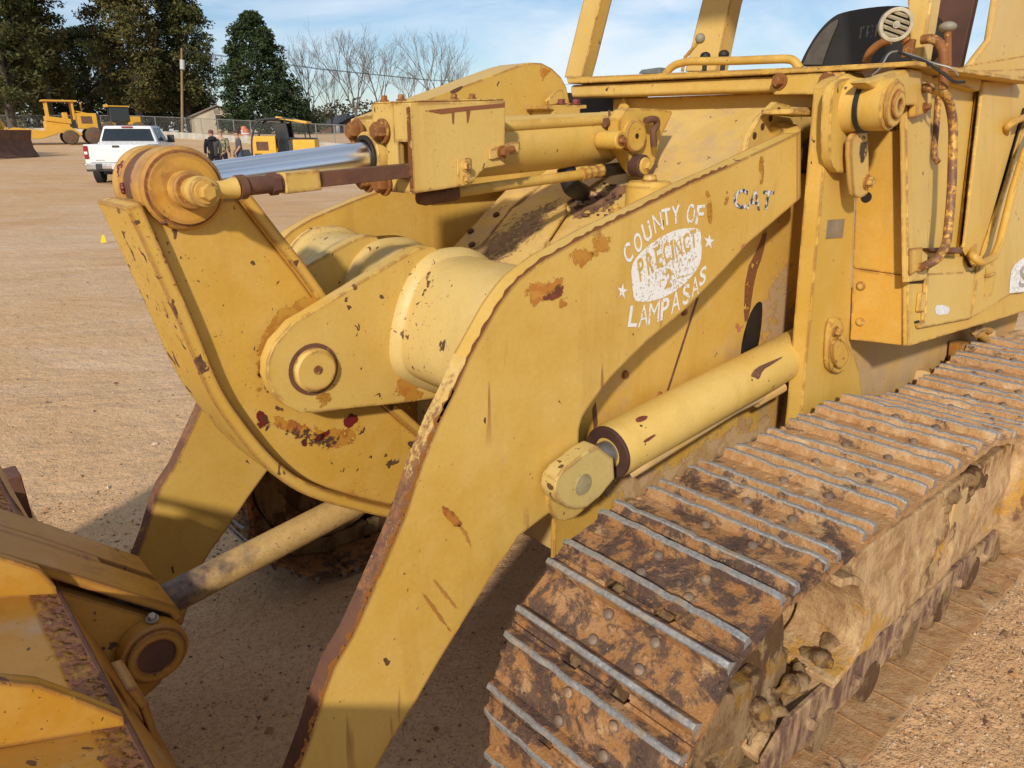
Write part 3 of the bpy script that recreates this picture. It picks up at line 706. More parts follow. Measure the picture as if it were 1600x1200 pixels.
mb = MB(); mb.tube([Y(655, 308, 0.09), Y(664, 309, 0.09), Y(700, 303, 0.09)], [0.018, 0.020, 0.019], 14); mb.tube([Y(690, 304, 0.09), Y(712, 300, 0.09)], 0.022, 6); P(mb.obj('pipe_fitting', M_RUST, None), tcyl)
mb = MB()
for (u0, v0, u1, v1, r) in ((908, 272, 918, 270, 0.021), (920, 270, 929, 268, 0.018), (930, 268, 940, 266, 0.020)): mb.tube([Y(u0, v0, 0.09), Y(u1, v1, 0.09)], r, 8)
P(mb.obj('pipe_fitting', M_CAB, None, 0.001), tcyl)
mb = MB(); mb.tube(arc_path([Y(935, 268, 0.08), Y(975, 262, 0.02), Y(1010, 258, -0.05)], 0.05), 0.02, 12); mb.tube(arc_path([Y(884, 262, 0.0), Y(892, 292, 0.02), Y(908, 300, -0.05)], 0.05), 0.030, 12)
P(mb.obj('rubber_hose', M_BLACK, None), tcyl)
mb = MB(); mb.tube([Y(944, 192, 0.08), Y(968, 190, 0.08)], 0.014, 10); mb.tube([Y(946, 200, 0.06), Y(964, 198, 0.06)], 0.024, 10); mb.tube([Y(952, 172, 0.08), Y(953, 195, 0.08)], 0.004, 6); mb.sphere(Y(982, 188, 0.09), 0.013)
P(mb.obj('pipe_fitting', M_RUST, None), tcyl)

# guard box round the head of the cylinder
gb = xz([(640, 160), (790, 157), (790.5, 258), (757, 264), (736, 290), (645, 303)], 0.17)
mb = MB(); mb.prism(gb, 0.158, 0.17)
gbox = P(mb.obj('guard_box', M_COVER, None, 0.004))
mb = MB(); mb.slab([(-1.058, -0.125, 1.60), (-1.058, -0.125, 1.738), (-1.33, -0.125, 1.775), (-1.33, -0.125, 1.60)], (0, 0.014, 0)); P(mb.obj('side_plate', M_COVER, None, 0.003), gbox)  # far plate added to throw a shadow on the far arm
gx = gb[0][0]; zt, zb = gb[0][1], gb[-1][1]
mb = MB()   # front plate with a slot for the square bar
sy0, sy1, sz0, sz1 = 0.112, 0.158, GZ - 0.052, GZ + 0.034
mb.slab([(gx + 0.001, 0.006, zt), (gx + 0.001, 0.101, zt), (gx + 0.001, 0.101, zb), (gx + 0.001, 0.050, zb), (gx + 0.001, 0.044, GZ - 0.058), (gx + 0.001, 0.066, GZ - 0.02), (gx + 0.001, 0.066, GZ + 0.02), (gx + 0.001, 0.044, GZ + 0.058), (gx + 0.001, 0.006, GZ + 0.072)], (-0.014, 0, 0)); mb.box((gx - 0.006, 0.135, (zt + sz1) / 2), (0.014, 0.064, zt - sz1)); mb.box((gx - 0.006, 0.135, (zb + sz0) / 2), (0.014, 0.064, sz0 - zb)); mb.box((gx - 0.006, 0.110, (sz0 + sz1) / 2), (0.014, 0.018, sz1 - sz0))
P(mb.obj('front_plate', M_COVER, None, 0.0), gbox)
mb = MB(); mb.slab([(gx - 0.002, 0.006, zt + 0.0006), (gx - 0.002, 0.168, zt + 0.0006), (gb[1][0] + 0.004, 0.168, gb[1][1] + 0.0006), (gb[1][0] + 0.004, -0.06, gb[1][1] + 0.0006)], (0, 0, 0.004)); P(mb.obj('lid', M_COVER, None, 0.003), gbox)
for fx, yy in ((0.06, 0.11), (0.06, 0.035), (0.62, 0.10), (0.82, 0.10)):
    mb = MB(); q = Vector((gx, 0, zt)).lerp(Vector((gb[1][0], 0, gb[1][1])), fx); mb.hexbolt((q.x, yy, q.z + 0.005), (0, 0, 1), 0.009, 0.011)
    P(mb.obj('bolt', M_RUSTBOLT, None), gbox)
mb = MB(); mb.slab([Y(u, v, 0.176) for u, v in ((715, 248), (736, 246), (737, 288), (716, 292))], (0, -0.0055, 0)); P(mb.obj('clip_plate', M_COVER, None, 0.002), gbox)
for u, v in ((727, 260), (728, 279)): mb = MB(); mb.hexbolt(Y(u, v, 0.176), (0, 1, 0), 0.010, 0.012); P(mb.obj('bolt', M_COVER, None), gbox)
mb = MB(); mb.slab([Y(u, v, 0.178) for u, v in ((765, 234), (800, 222), (813, 221), (812, 240), (790, 245), (766, 249))], (0, -0.007, 0)); P(mb.obj('clip_plate', M_COVER, None, 0.002), gbox)
mb = MB(); mb.hexbolt(Y(784, 238, 0.178), (0, 1, 0), 0.012, 0.016); mb.tube([Y(788, 236, 0.186), Y(802, 233, 0.186)], 0.010, 8); P(mb.obj('bolt', M_RUSTBOLT, None), gbox)
def gpatch(name, pts, mat, it=1): return face_patch(name, pts, 0.17, mat, gbox, it)
gpatch('rust_run', [(664, 173), (700, 169), (789, 161), (789, 167), (735, 172), (732, 190), (730, 192), (729, 173), (710, 175), (709, 194), (707, 192), (706, 176), (690, 178)], chipped('rust_run_brown', (0.24, 0.09, 0.04), 0.60, 30), 0)
gpatch('rust_run', [(635, 168), (640, 166), (642, 215), (646, 300), (641, 300), (637, 215)], chipped('rust_edge_brown', (0.22, 0.085, 0.03), 0.56, 60), 0)

# rear bracket of the tilt cylinder
def c6(x, y): return (820 + 0.2 * x, 120 + 0.2 * y)
mb = MB(); mb.slab([Y(*c6(*q), 0.13) for q in ((790, 255), (840, 245), (1040, 250), (1160, 270), (1062, 480), (1010, 690), (960, 768), (905, 780), (850, 715), (790, 610), (745, 560), (740, 330))], (0, -0.05, 0))
brk = P(mb.obj('cylinder_bracket', M_CAB, None, 0.004))
pc = Y(*c6(862, 462), 0.145)
mb = MB(); mb.cyl((pc.x, 0.125, pc.z), (pc.x, 0.152, pc.z), 0.049, 32, 0, 0.004); P(mb.obj('pin', M_LEVER, None), brk)
mb = MB(); mb.tube([(pc.x, 0.14, pc.z), (pc.x, 0.1535, pc.z)], 0.008, 10); P(mb.obj('grease_hole', M_DARK, None), brk)
q = Y(*c6(738, 495), 0.16); mb = MB(); mb.cyl((q.x, 0.08, q.z), (q.x, 0.168, q.z), 0.027, 28, 0, 0.004); P(mb.obj('boss', M_CAB, None), brk)
mb = MB(); mb.hexbolt((q.x, 0.168, q.z), (0, 1, 0), 0.012, 0.012); P(mb.obj('bolt', M_RUSTBOLT, None), brk)
q = Y(*c6(905, 695), 0.15); mb = MB(); mb.cyl((q.x, 0.12, q.z), (q.x, 0.165, q.z), 0.034, 28, 0, 0.003); P(mb.obj('rubber_bush', M_BROWN, None), brk)
mb = MB(); mb.cyl((q.x, 0.16, q.z), (q.x, 0.172, q.z), 0.026, 24, 0, 0.003); mb.hexbolt((q.x, 0.172, q.z), (0, 1, 0), 0.012, 0.012); P(mb.obj('bolt', M_COVER, None), brk)
mb = MB(); pth = [Y(*c6(*k), 0.16) for k in ((945, 345), (985, 330), (1030, 335), (1035, 380), (1000, 420), (1010, 545))]
mb.tube(arc_path(pth, 0.02), 0.011, 10); P(mb.obj('hook', M_RUST, None), brk)

# ---- front frame under the cylinder
fr = [(-1.40, 0.50), (-1.40, 1.06), (-1.45, 1.25), (-2.08, 1.598), (-2.32, 1.782), (-2.62, 1.782), (-2.62, 0.50)]
mb = MB(); mb.prism(fr, -0.40, 0.425)
frame = P(mb.obj('front_frame', M_DECK, None, 0.005))
DN = Vector((0.348, 0, 0.63)).normalized(); DP = Vector((-1.45, 0, 1.25))
def D(u, v, lift=0.0): return PL(u, v, DP + DN * lift, DN)
for pts in ([(698, 397), (802, 284), (880, 264), (850, 282), (798, 325), (734, 407)], [(737, 405), (800, 326), (880, 277), (962, 262), (935, 282), (887, 315), (856, 360), (859, 382), (815, 412), (760, 440)]):
    mb = MB(); mb.slab([D(u, v, 0.011) for u, v in pts], -DN * 0.010); P(mb.obj('guard_plate', M_DECK, None, 0.002), frame)
for u, v in ((736, 363), (738, 384), (776, 337), (817, 272)): mb = MB(); q = D(u, v, 0.011); mb.tube([q, q + DN * 0.009], 0.012, 12); P(mb.obj('bolt', M_BROWN, None), frame)
mb = MB(); mb.slab([D(u, v, 0.022) for u, v in ((838, 402), (857, 372), (886, 329), (884, 322), (874, 326), (850, 352), (826, 396))], -DN * 0.010); P(mb.obj('guard_lip', M_DECK, None, 0.003), frame)
ragged_patch('oil_stain', [(884, 318), (905, 305), (960, 278), (1000, 276), (985, 305), (945, 335), (905, 352), (888, 345)], lambda u, v: D(u, v, 0.003), chipped('oily_dirt', (0.15, 0.085, 0.05), 0.62, 26, (0.24, 0.13, 0.07)), frame)
ragged_patch('oil_stain', [(700, 400), (800, 330), (860, 300), (900, 300), (850, 370), (800, 410), (750, 430)], lambda u, v: D(u, v, 0.0122), chipped('dusty_oil_film', (0.30, 0.19, 0.10), 0.58, 60, (0.22, 0.13, 0.07)), frame)
mb = MB(); random.seed(5)
for k in range(46):
    q = D(random.gauss(930, 26), random.gauss(305, 14), 0.006); mb.box(q, (random.uniform(0.006, 0.02), random.uniform(0.004, 0.012), random.uniform(0.003, 0.008)), 0, Matrix.Rotation(random.uniform(0, 3), 3, 'Z'))
tag(P(mb.obj('debris', M_BROWN, None, smooth=False), frame), kind='stuff')
fc = Y(1014, 305, 0.30)
mb = MB(); mb.tube([(fc.x, fc.y, fc.z - 0.06), (fc.x, fc.y, fc.z + 0.026), (fc.x, fc.y, fc.z + 0.040)], [0.068, 0.068, 0.058], 40); mb.tube([(fc.x, fc.y, fc.z + 0.04), (fc.x, fc.y, fc.z + 0.058)], [0.022, 0.017], 18)
P(mb.obj('filler_cap', M_CAB, None, 0.003), frame)
mb = MB(); mb.slab([D(u, v, 0.012) for u, v in ((951, 331), (972, 314), (1005, 318), (1000, 335), (966, 338))], -DN * 0.010); q = D(962, 327, 0.012); mb.hexbolt(q, DN, 0.012, 0.012); P(mb.obj('cap_tab', M_COVER, None, 0.002), frame)
# side plates of the frame with a joint line, rivets and an access slot
side = [(-1.27, 0.55), (-1.27, 1.02), (-1.45, 1.23), (-2.08, 1.58), (-2.60, 1.58), (-2.60, 0.55)]
for ys in ((0.425, 0.44), (-0.415, -0.40)):
    mb = MB(); mb.prism(side, *ys); spl = P(mb.obj('side_plate', M_BODY, None, 0.003), frame)
    if ys[0] > 0:
        nsp = spl
def spatch(name, pts, mat, it=0, lift=0.0016): return face_patch(name, pts, 0.44, mat, nsp, it, lift)
spatch('access_slot', [(1157, 560), (1160, 530), (1170, 495), (1180, 476), (1188, 470), (1192, 476), (1189, 520), (1181, 556), (1172, 566)], M_DARK, 1)
spatch('joint_line', [(1089, 465), (1092, 465), (1042, 620), (1039, 620)], M_RUST)
spatch('joint_line', [(926, 640), (931, 628), (934, 660), (929, 690)], M_RUST)
spatch('rust_run', [(1165, 425), (1186, 385), (1196, 352), (1200, 356), (1192, 400), (1180, 430), (1170, 500), (1162, 505)], chipped('rust_run_dark', (0.2, 0.08, 0.03), 0.54, 30), 1)
spatch('mud_splash', [(960, 700), (1040, 720), (1130, 660), (1200, 640), (1245, 560), (1260, 640), (1240, 720), (1100, 790), (960, 790)], chipped('dusty_mud_splash', (0.52, 0.36, 0.20), 0.66, 22, (0.44, 0.28, 0.14)), 1, 0.0012)
spatch('mud_splash', [(1180, 480), (1200, 440), (1215, 400), (1240, 420), (1245, 540), (1190, 560)], chipped('dusty_mud_film', (0.46, 0.31, 0.17), 0.60, 30), 1, 0.0012)
spatch('primer_patch', [(1138, 508), (1150, 501), (1164, 503), (1162, 530), (1152, 520)], chipped('pink_primer_low', (0.46, 0.16, 0.09), 0.55, 40), 1)
for u, v in ((1030, 618), (1068, 487), (976, 585)): mb = MB(); q = Y(u, v, 0.44); mb.tube([q, q + Vector((0, 0.008, 0))], [0.013, 0.010], 14); P(mb.obj('rivet', M_RUSTBOLT, None), nsp)
# tower stiffener plate and dark slot at the arm pivot
mb = MB(); mb.slab([Y(u, v, 0.44) for u, v in ((1213, 159), (1236, 165), (1240, 192), (1216, 226), (1165, 246), (1171, 213), (1187, 185))], (0, -0.02, 0)); tw = P(mb.obj('tower_stiffener', M_COVER, None, 0.003))
for u, v in ((1216.5, 173), (1204, 184.5), (1191.5, 198), (1179, 212)): mb = MB(); q = Y(u, v, 0.4405); mb.tube([q - Vector((0, .004, 0)), q + Vector((0, 0.001, 0))], 0.0105, 16); P(mb.obj('bolt_hole', M_BROWN, None), tw)
mb = MB(); mb.slab([Y(u, v, 0.55) for u, v in ((1240, 170), (1285, 178), (1285, 182), (1238, 178))], (0, -0.10, 0)); P(mb.obj('pivot_bracket', M_CAB, None, 0.002)); mb = MB(); mb.tube([Y(1292, 240, 0.46), Y(1292, 240, 0.562)], 0.075, 40); P(mb.obj('arm_pivot', M_BROWN, None, 0.003))

# ---- lift cylinders
def lift_cylinder(s_):
    ay = 0.525
    f0 = Vector((-1.371, ay * s_, 0.906)); r0 = Vector((-2.36, ay * s_, 1.003)); ax = (r0 - f0).normalized()
    root = empty('lift_cylinder'); root.parent = loader; root.matrix_parent_inverse = loader_inv
    mb = MB(); mb.tube([f0 + ax * 0.006, f0 + ax * 0.016, r0], [0.070, 0.0745, 0.0745], 44); P(mb.obj('barrel', M_COVER, None), root)
    mb = MB(); mb.ring(f0, f0 + ax * 0.012, 0.072, 0.042, 40); mb.ring(f0 + ax * 0.008, f0 + ax * 0.014, 0.050, 0.034, 40, 1); P(mb.obj('gland', [M_BROWN, M_DARK], None, 0.002), root)
    mb = MB(); mb.tube([f0 - ax * 0.16, f0 + ax * 0.02], 0.033, 30); P(mb.obj('piston_rod', M_STEEL, None), root)
    if s_ > 0:
        pts = [(935, 697), (959, 716), (961, 748), (938, 776), (918, 793), (900, 797), (884, 793), (872, 781), (867, 766), (870, 750), (880, 735), (895, 724), (915, 708)]
        pol = xz(pts, 0.608); mb = MB(); mb.prism(pol, 0.558, 0.608); mb.prism(pol, 0.425, 0.49); P(mb.obj('clevis', paint('clevis_paint', (0.50, 0.38, 0.13), (0.56, 0.42, 0.16), 0.9, 0.2, edge=0.7), None, 0.010), root)
        q = Y(911, 757, 0.608); mb = MB(); mb.tube([q, q + Vector((0, 0.003, 0))], 0.027, 28); P(mb.obj('pin', plain('worn_grey_paint', (0.30, 0.25, 0.13), 0.6, 0, 0.3, 40), None), root)
        mb = MB(); mb.tube(arc_path([Y(985, 742, 0.55), Y(1005, 730, 0.57), Y(1040, 708, 0.56), Y(1150, 640, 0.54), Y(1210, 612, 0.54)], 0.03), 0.012, 10); mb.tube([Y(1180, 628, 0.53), Y(1222, 604, 0.55)], 0.020, 10); P(mb.obj('hydraulic_pipe', M_MUDPAINT, None), root)
        for pts, m in (([(992, 655), (1000, 650), (1013, 649), (1010, 656), (996, 661)], M_RUSTDARK), ([(1172, 588), (1180, 575), (1205, 564), (1228, 555), (1206, 570), (1192, 578), (1186, 594), (1180, 590)], M_RUST), ([(1003, 690), (1022, 678), (1026, 680), (1010, 692)], M_RUSTDARK)):
            # flakes wrapped on the barrel
            mbp = MB(); vs = []
            for u, v in smooth_poly(pts, 1, True):
                d = ray(u, v); o_ = CAM - f0; dd = d - ax * d.dot(ax); oo = o_ - ax * o_.dot(ax)
                A_ = dd.dot(dd); B_ = 2 * dd.dot(oo); C_ = oo.dot(oo) - 0.0757 ** 2
                disc = max(0, B_ * B_ - 4 * A_ * C_); vs.append(CAM + d * ((-B_ - math.sqrt(disc)) / (2 * A_)))
            mbp.add(vs, [list(range(len(vs)))]); P(mbp.obj('paint_loss', m, None, smooth=False), root)
    return root
lift_cylinder(1); lift_cylinder(-1)

# ---- loader tower plate beside the cab, with its boss and link plates
TY = 0.62
mb = MB(); mb.prism(xz([(1300, 134), (1310, 124), (1325, 118), (1345, 122), (1350, 180), (1337, 280), (1332, 419), (1328, 531), (1343, 580), (1350, 640), (1345, 690), (1247, 690), (1253, 640), (1275, 400)], TY), TY - 0.055, TY)
tower = P(mb.obj('tower_plate', M_CAB, None, 0.004))
mb = MB(); mb.prism(xz([(1335, 150), (1337, 280), (1332, 419), (1328, 531), (1343, 580), (1350, 690), (1600, 690), (1600, 150)], 0.585), -0.55, 0.585); P(mb.obj('tower_core', M_MUDPAINT, None), tower) if False else None
mb = MB(); mb.prism(smooth_poly(xz([(1300, 150), (1306, 130), (1322, 121), (1350, 124), (1364, 150), (1356, 205), (1342, 225), (1330, 262), (1322, 272), (1305, 268), (1296, 240)], TY + 0.03), 1, True), TY, TY + 0.03); P(mb.obj('doubler_plate', M_CAB, None, 0.008), tower)
bb = Y(1335, 165, 0.66)
mb = MB(); mb.tube([(bb.x, TY, bb.z), (bb.x, 0.655, bb.z), (bb.x, 0.70, bb.z), (bb.x, 0.765, bb.z)], [0.088, 0.074, 0.068, 0.068], 44); P(mb.obj('boss', M_CAB, None, 0.004), tower)
mb = MB(); mb.tube([(bb.x, 0.765, bb.z), (bb.x, 0.776, bb.z)], 0.060, 12); mb.ring((bb.x, 0.776, bb.z), (bb.x, 0.786, bb.z), 0.036, 0.014, 24); P(mb.obj('end_cap', M_LEVER, None, 0.003), tower)
mb = MB(); mb.tube([(bb.x, 0.77, bb.z), (bb.x, 0.7775, bb.z)], 0.0155, 16); P(mb.obj('pin_hole', M_RUST, None), tower)
mb = MB(); mb.ring((bb.x, 0.688, bb.z), (bb.x, 0.700, bb.z), 0.0745, 0.066, 36); P(mb.obj('cable_loop', M_BLACK, None), tower)
lp = smooth_poly(xz([(1329, 222), (1337, 208), (1350, 200), (1357, 206), (1359, 300), (1350, 308), (1338, 310), (1334, 300)], 0.685), 1, True)
mb = MB(); mb.prism(lp, 0.665, 0.685); lk = P(mb.obj('link_plate', paint('link_plate_paint', (0.54, 0.34, 0.08), (0.60, 0.40, 0.12), 0.8, 0.9, edge=1.0), None, 0.004), tower)
mb = MB(); q = Y(1353, 284, 0.685); mb.hexbolt(q, (0, 1, 0), 0.016, 0.018); P(mb.obj('bolt', M_LEVER, None), lk)
face_patch('grease_patch', [(1338, 214), (1352, 206), (1357, 215), (1356, 245), (1346, 262), (1338, 240)], 0.685, chipped('greasy_dirt', (0.06, 0.04, 0.03), 0.55, 25), lk, 1)
lp = smooth_poly(xz([(1288, 505), (1296, 495), (1306, 496), (1312, 530), (1322, 550), (1320, 565), (1305, 582), (1288, 578), (1285, 560)], TY), 1, True)
mb = MB(); mb.prism(lp, TY + 0.001, TY + 0.022); lk = P(mb.obj('link_plate', M_CAB, None, 0.004), tower)
mb = MB(); mb.prism(smooth_poly(xz([(1297, 530), (1312, 528), (1322, 550), (1319, 566), (1306, 578), (1296, 560)], TY + 0.022), 1, True), TY + 0.022, TY + 0.034); mb.hexbolt(Y(1304, 518, TY + 0.022), (0, 1, 0), 0.014, 0.018); P(mb.obj('shackle', M_LEVER, None, 0.002), lk)
mb = MB(); mb.slab([Y(u, v, TY + 0.0025) for u, v in ((1294, 344), (1320, 342), (1317, 371), (1291, 373))], (0, -0.0025, 0)); P(mb.obj('data_plate', M_PLATE, None), tower)

# ---- cab: front panel, slanting side, inset panels, gaps, labels, handrails
CX = -2.5
def XP(pts, x): return [X(u, v, x) for u, v in pts]
SA = Vector((-2.5, 0.693, 1.756)); SN = Vector((0, 0.71, 0.132)).normalized()
def S(u, v, lift=0.0): return PL(u, v, SA + SN * lift, SN)
mb = MB(); mb.slab(XP([(1345, 160), (1337, 280), (1332, 419), (1417.5, 431), (1417.5, 280), (1417, 160)], CX), (-0.02, 0, 0)); cab = P(mb.obj('cab_front', paint('cab_front_paint', (0.56, 0.31, 0.045), (0.60, 0.35, 0.06), 0.2, 0.15, edge=0.6), None, 0.003))
mb = MB(); mb.slab(XP([(1332, 420), (1328, 531), (1420, 541), (1417.5, 432)], CX + 0.004), (-0.02, 0, 0)); lower = P(mb.obj('lower_panel', paint('lower_panel_paint', (0.56, 0.30, 0.045), (0.60, 0.34, 0.06), 0.2, 0.1, edge=0.5), None, 0.003), cab)
for u, v in ((1345, 447), (1344, 503)): mb = MB(); q = X(u, v, CX + 0.004); mb.tube([q, q + Vector((0.006, 0, 0))], [0.016, 0.012], 20); P(mb.obj('bolt', M_CAB, None), lower)
mb = MB(); mb.slab(XP([(1412.5, 176), (1417.5, 168), (1420.5, 440), (1416.5, 440)], CX + 0.006), (-0.003, 0, 0)); P(mb.obj('panel_gap', M_DARK, None), cab)
mb = MB(); q = X(1354, 308, CX); mb.tube([q, q + Vector((0.003, 0, 0))], 0.017, 20); P(mb.obj('hole', M_DARK, None), cab)
mb = MB(); pl_ = lambda u, v: X(u, v, CX + 0.001)
put_letter(mb, '1', (1393, 201), (3, 0), (1, -9), pl_); put_letter(mb, '8', (1398, 200), (5, 0), (1, -9), pl_); put_letter(mb, '5', (1404, 198), (5, 0), (1, -9), pl_); P(mb.obj('lettering', M_BLACK, None, smooth=False), cab)
mb = MB(); q = Y(1354, 308, 0.645); mb.slab([S(u, v) for u, v in ((1417, 160), (1420, 541), (1600, 487), (1760, 437), (1760, 60), (1520, 100), (1455, 122), (1440, 112))], -SN * 0.02); cs = P(mb.obj('cab_side', M_CAB, None, 0.003))
def spanel(name, pts, lift, mat, parent=cs, bev=0.003, th=None):
    mb = MB(); mb.slab([S(u, v, lift) for u, v in pts], -SN * (th or lift * 0.95)); return P(mb.obj(name, mat, None, bev), parent)
spanel('side_post', [(1416, 166), (1441, 110), (1457, 120), (1452, 280), (1449, 437), (1420, 441)], 0.022, M_COVER)
spanel('access_panel', [(1450, 429), (1455, 427), (1524, 424), (1516, 498), (1438, 513), (1437, 506), (1446, 502)], 0.016, M_COVER)
spanel('hinge', [(1440, 457), (1449.5, 456.5), (1446, 486.5), (1436.5, 487)], 0.014, M_CAB)
spanel('panel_gap', [(1421, 441), (1450, 437), (1449, 443), (1424, 443)], 0.004, M_DARK)
spanel('panel_gap', [(1430, 502), (1437, 500), (1438, 506), (1430, 505)], 0.004, M_DARK)
spanel('panel_gap', [(1600, 168), (1607, 172), (1528, 424), (1519, 424), (1516, 498), (1514, 498)], 0.006, M_DARK)
door = spanel('engine_door', [(1530, 424), (1568, 305), (1606, 180), (1760, 110), (1760, 388), (1600, 448), (1517, 498)], 0.018, M_COVER)
spanel('latch_recess', [(1541, 413), (1552, 411), (1556, 430), (1549, 461), (1538, 467)], 0.0205, M_CAB, door, 0.0, 0.002)
mb = MB(); mb.tube([S(1540, 431, 0.024), S(1547, 430, 0.03), S(1554, 427, 0.024)], 0.006, 8); P(mb.obj('latch', M_CAB, None), door)
mb = MB(); mb.add([S(u, v, 0.0172) for u, v in ((1461, 481), (1464, 477), (1474, 476.5), (1483, 480), (1484, 485), (1480, 491), (1466, 492), (1462, 489))], [range(8)]); P(mb.obj('torn_label', plain('torn_white_label', (0.66, 0.66, 0.66), 0.5, 0, 0.15, 60), None), cs)
mb = MB(); mb.add([S(u, v, 0.0195) for u, v in ((1578, 440), (1580, 424), (1586, 413), (1592, 408), (1600, 402), (1640, 395), (1640, 440), (1600, 456), (1577, 458))], [range(9)]); P(mb.obj('torn_label', M_WHITE2, None), door)
mb = MB(); put_letter(mb, 'S', (1600, 432), (13, -2), (2, -34), lambda u, v: S(u, v, 0.021)); P(mb.obj('lettering', plain('grey_print', (0.36, 0.33, 0.30), 0.6), None), door)
spanel('corner_post', [(1537, 124), (1600, 123), (1580, 215), (1566, 262), (1525, 421), (1507, 386), (1522, 250)], 0.030, M_CAB, cs, 0.016)
spanel('footstep', [(1452, 387), (1455, 392), (1503, 396), (1506, 386)], 0.045, M_RUST, th=0.045)
spanel('step_wall', [(1452, 402), (1505, 400), (1524, 424), (1449, 436)], 0.006, M_COVER)
def srail(name, pts, r, mat, parent=cs, rnd=0.03):
    mb = MB(); mb.tube(arc_path([S(u, v, l) for u, v, l in pts], rnd, 7), r, 14); return P(mb.obj(name, mat, None), parent)
srail('handrail', [(1440, 138, 0.045), (1452, 137, 0.08), (1480, 146, 0.095), (1490, 190, 0.09), (1487, 300, 0.09), (1479, 385, 0.09), (1462, 408, 0.08), (1436, 419, 0.03)], 0.0135, M_RUSTHAND, rnd=0.06)
spanel('rail_bracket', [(1434, 128), (1450, 126), (1450, 176), (1434, 182)], 0.052, M_LEVER, th=0.028)
mb = MB(); mb.hexbolt(S(1444, 168, 0.052), SN, 0.011, 0.014); P(mb.obj('bolt', M_RUSTBOLT, None), cs)
spanel('rail_bracket', [(1424, 388), (1442, 386), (1440, 420), (1424, 430)], 0.032, M_LEVER, th=0.008)
srail('handrail', [(1520, 384, 0.02), (1519, 400, 0.05), (1533, 411, 0.07), (1552, 403, 0.075), (1562, 380, 0.075), (1580, 305, 0.075), (1600, 238, 0.075), (1640, 160, 0.07)], 0.013, M_LEVER, rnd=0.025)
srail('handrail', [(1570, 210, 0.02), (1574, 197, 0.05), (1590, 187, 0.06), (1625, 176, 0.06)], 0.013, M_LEVER, rnd=0.03)
srail('edge_rod', [(1467, 150, 0.012), (1463, 200, 0.012), (1459, 245, 0.016), (1466, 254, 0.03)], 0.009, M_RUSTHAND)
mb = MB(); mb.slab([S(u, v, 0.03) for u, v in ((1482, 112), (1600, 107), (1760, 100), (1760, 116), (1600, 122), (1535, 124), (1531, 142), (1490, 130))], -SN * 0.04); P(mb.obj('side_sill', M_CAB, None, 0.004), cs)
mb = MB(); mb.slab([Y(u, v, 0.735) for u, v in ((1352, 128), (1425, 106), (1442, 110), (1446, 164), (1417, 165), (1402, 182), (1380, 150))], (0, -0.05, 0)); P(mb.obj('tie_bar', M_COVER, None, 0.008))
# lower frame wall seen under the cab, valve cover and hoses over the track
mb = MB(); mb.slab([(-2.45, 0.60, 0.62), (-4.6, 0.60, 0.62), (-4.6, 0.60, 1.02), (-2.45, 0.60, 1.10)], (0, -0.3, 0)); hull = P(mb.obj('main_frame', M_MUDPAINT, None, 0.003))
mb = MB(); mb.slab([Y(u, v, 0.66) for u, v in ((1502, 537), (1519, 535), (1600, 560), (1602, 592), (1598, 600), (1498, 575))], (0, -0.05, 0)); P(mb.obj('valve_cover', M_BUCKET, None, 0.004), hull)
mb = MB()
for pts in (((1520, 520), (1530, 512), (1548, 518), (1552, 535)), ((1524, 512), (1538, 528), (1545, 540)), ((1560, 548), (1585, 540), (1600, 535), (1620, 540)), ((1580, 575), (1600, 565), (1630, 560)), ((1588, 530), (1575, 526), (1590, 520), (1610, 522))):
    mb.tube(arc_path([Y(u, v, 0.69 + 0.02 * (i % 2)) for i, (u, v) in enumerate(pts)], 0.03, 5), 0.017, 10)
for u, v, r in ((1528, 518, 0.03), (1545, 522, 0.028), (1536, 532, 0.025), (1585, 560, 0.04), (1596, 548, 0.035)): mb.sphere(Y(u, v, 0.69), r, 10, 7)
P(mb.obj('hydraulic_hose', M_MUD, None), hull)
mb = MB(); mb.tube([Y(1436, 604, 0.60), Y(1436, 604, 0.625)], [0.085, 0.07], 36); P(mb.obj('muddy_hub', M_MUDPAINT, None, 0.01), hull)

# ---- platform edge, beam and the things on it
PXF = -2.35
mb = MB(); mb.slab(XP([(885, 121), (1290, 103), (1432, 95), (1432, 103), (1290, 112), (887, 131)], PXF + 0.02), (-1.1, 0, 0)); plat = P(mb.obj('platform_edge', M_CAB, None, 0.004))
mb = MB(); mb.slab(XP([(890, 133), (1206, 118.5), (1330, 112), (1330, 138), (1210, 143), (892, 153)], PXF), (-0.10, 0, 0)); beam = P(mb.obj('front_beam', M_COVER, None, 0.012))
mb = MB(); mb.slab(XP([(1207, 117), (1320, 111), (1312, 148), (1208, 148)], PXF + 0.012), (-0.012, 0, 0)); P(mb.obj('joint_plate', M_CAB, None, 0.004), beam)
for u, v in ((1219, 127), (1293, 126)): mb = MB(); mb.hexbolt(X(u, v, PXF + 0.012), (1, 0, 0), 0.019, 0.022); P(mb.obj('bolt', M_RUSTBOLT, None), beam)
mb = MB(); mb.slab(XP([(958, 154), (1205, 145), (1300, 143), (1300, 240), (958, 200)], -2.44), (-0.05, 0, 0)); P(mb.obj('rear_wall', M_CAB, None, 0.0), beam)
mb = MB(); mb.slab(XP([(870, 145), (1000, 145), (1000, 260), (870, 260)], -2.52), (-0.05, 0, 0)); P(mb.obj('recess_shade', M_DARK, None, 0.0), beam)  # black sheet: the shade of the recess put into its colour
mb = MB(); mb.slab(XP([(965, 170), (974, 152), (981, 168), (978, 170)], -2.40), (-0.01, 0, 0)); P(mb.obj('bracket', M_CAB, None, 0.0), beam)
def xrail(name, pts, x, r, mat, rnd=0.04, parent=None):
    mb = MB(); mb.tube(arc_path([X(u, v, x) for u, v in pts], rnd, 7), r, 14); return P(mb.obj(name, mat, None), parent)
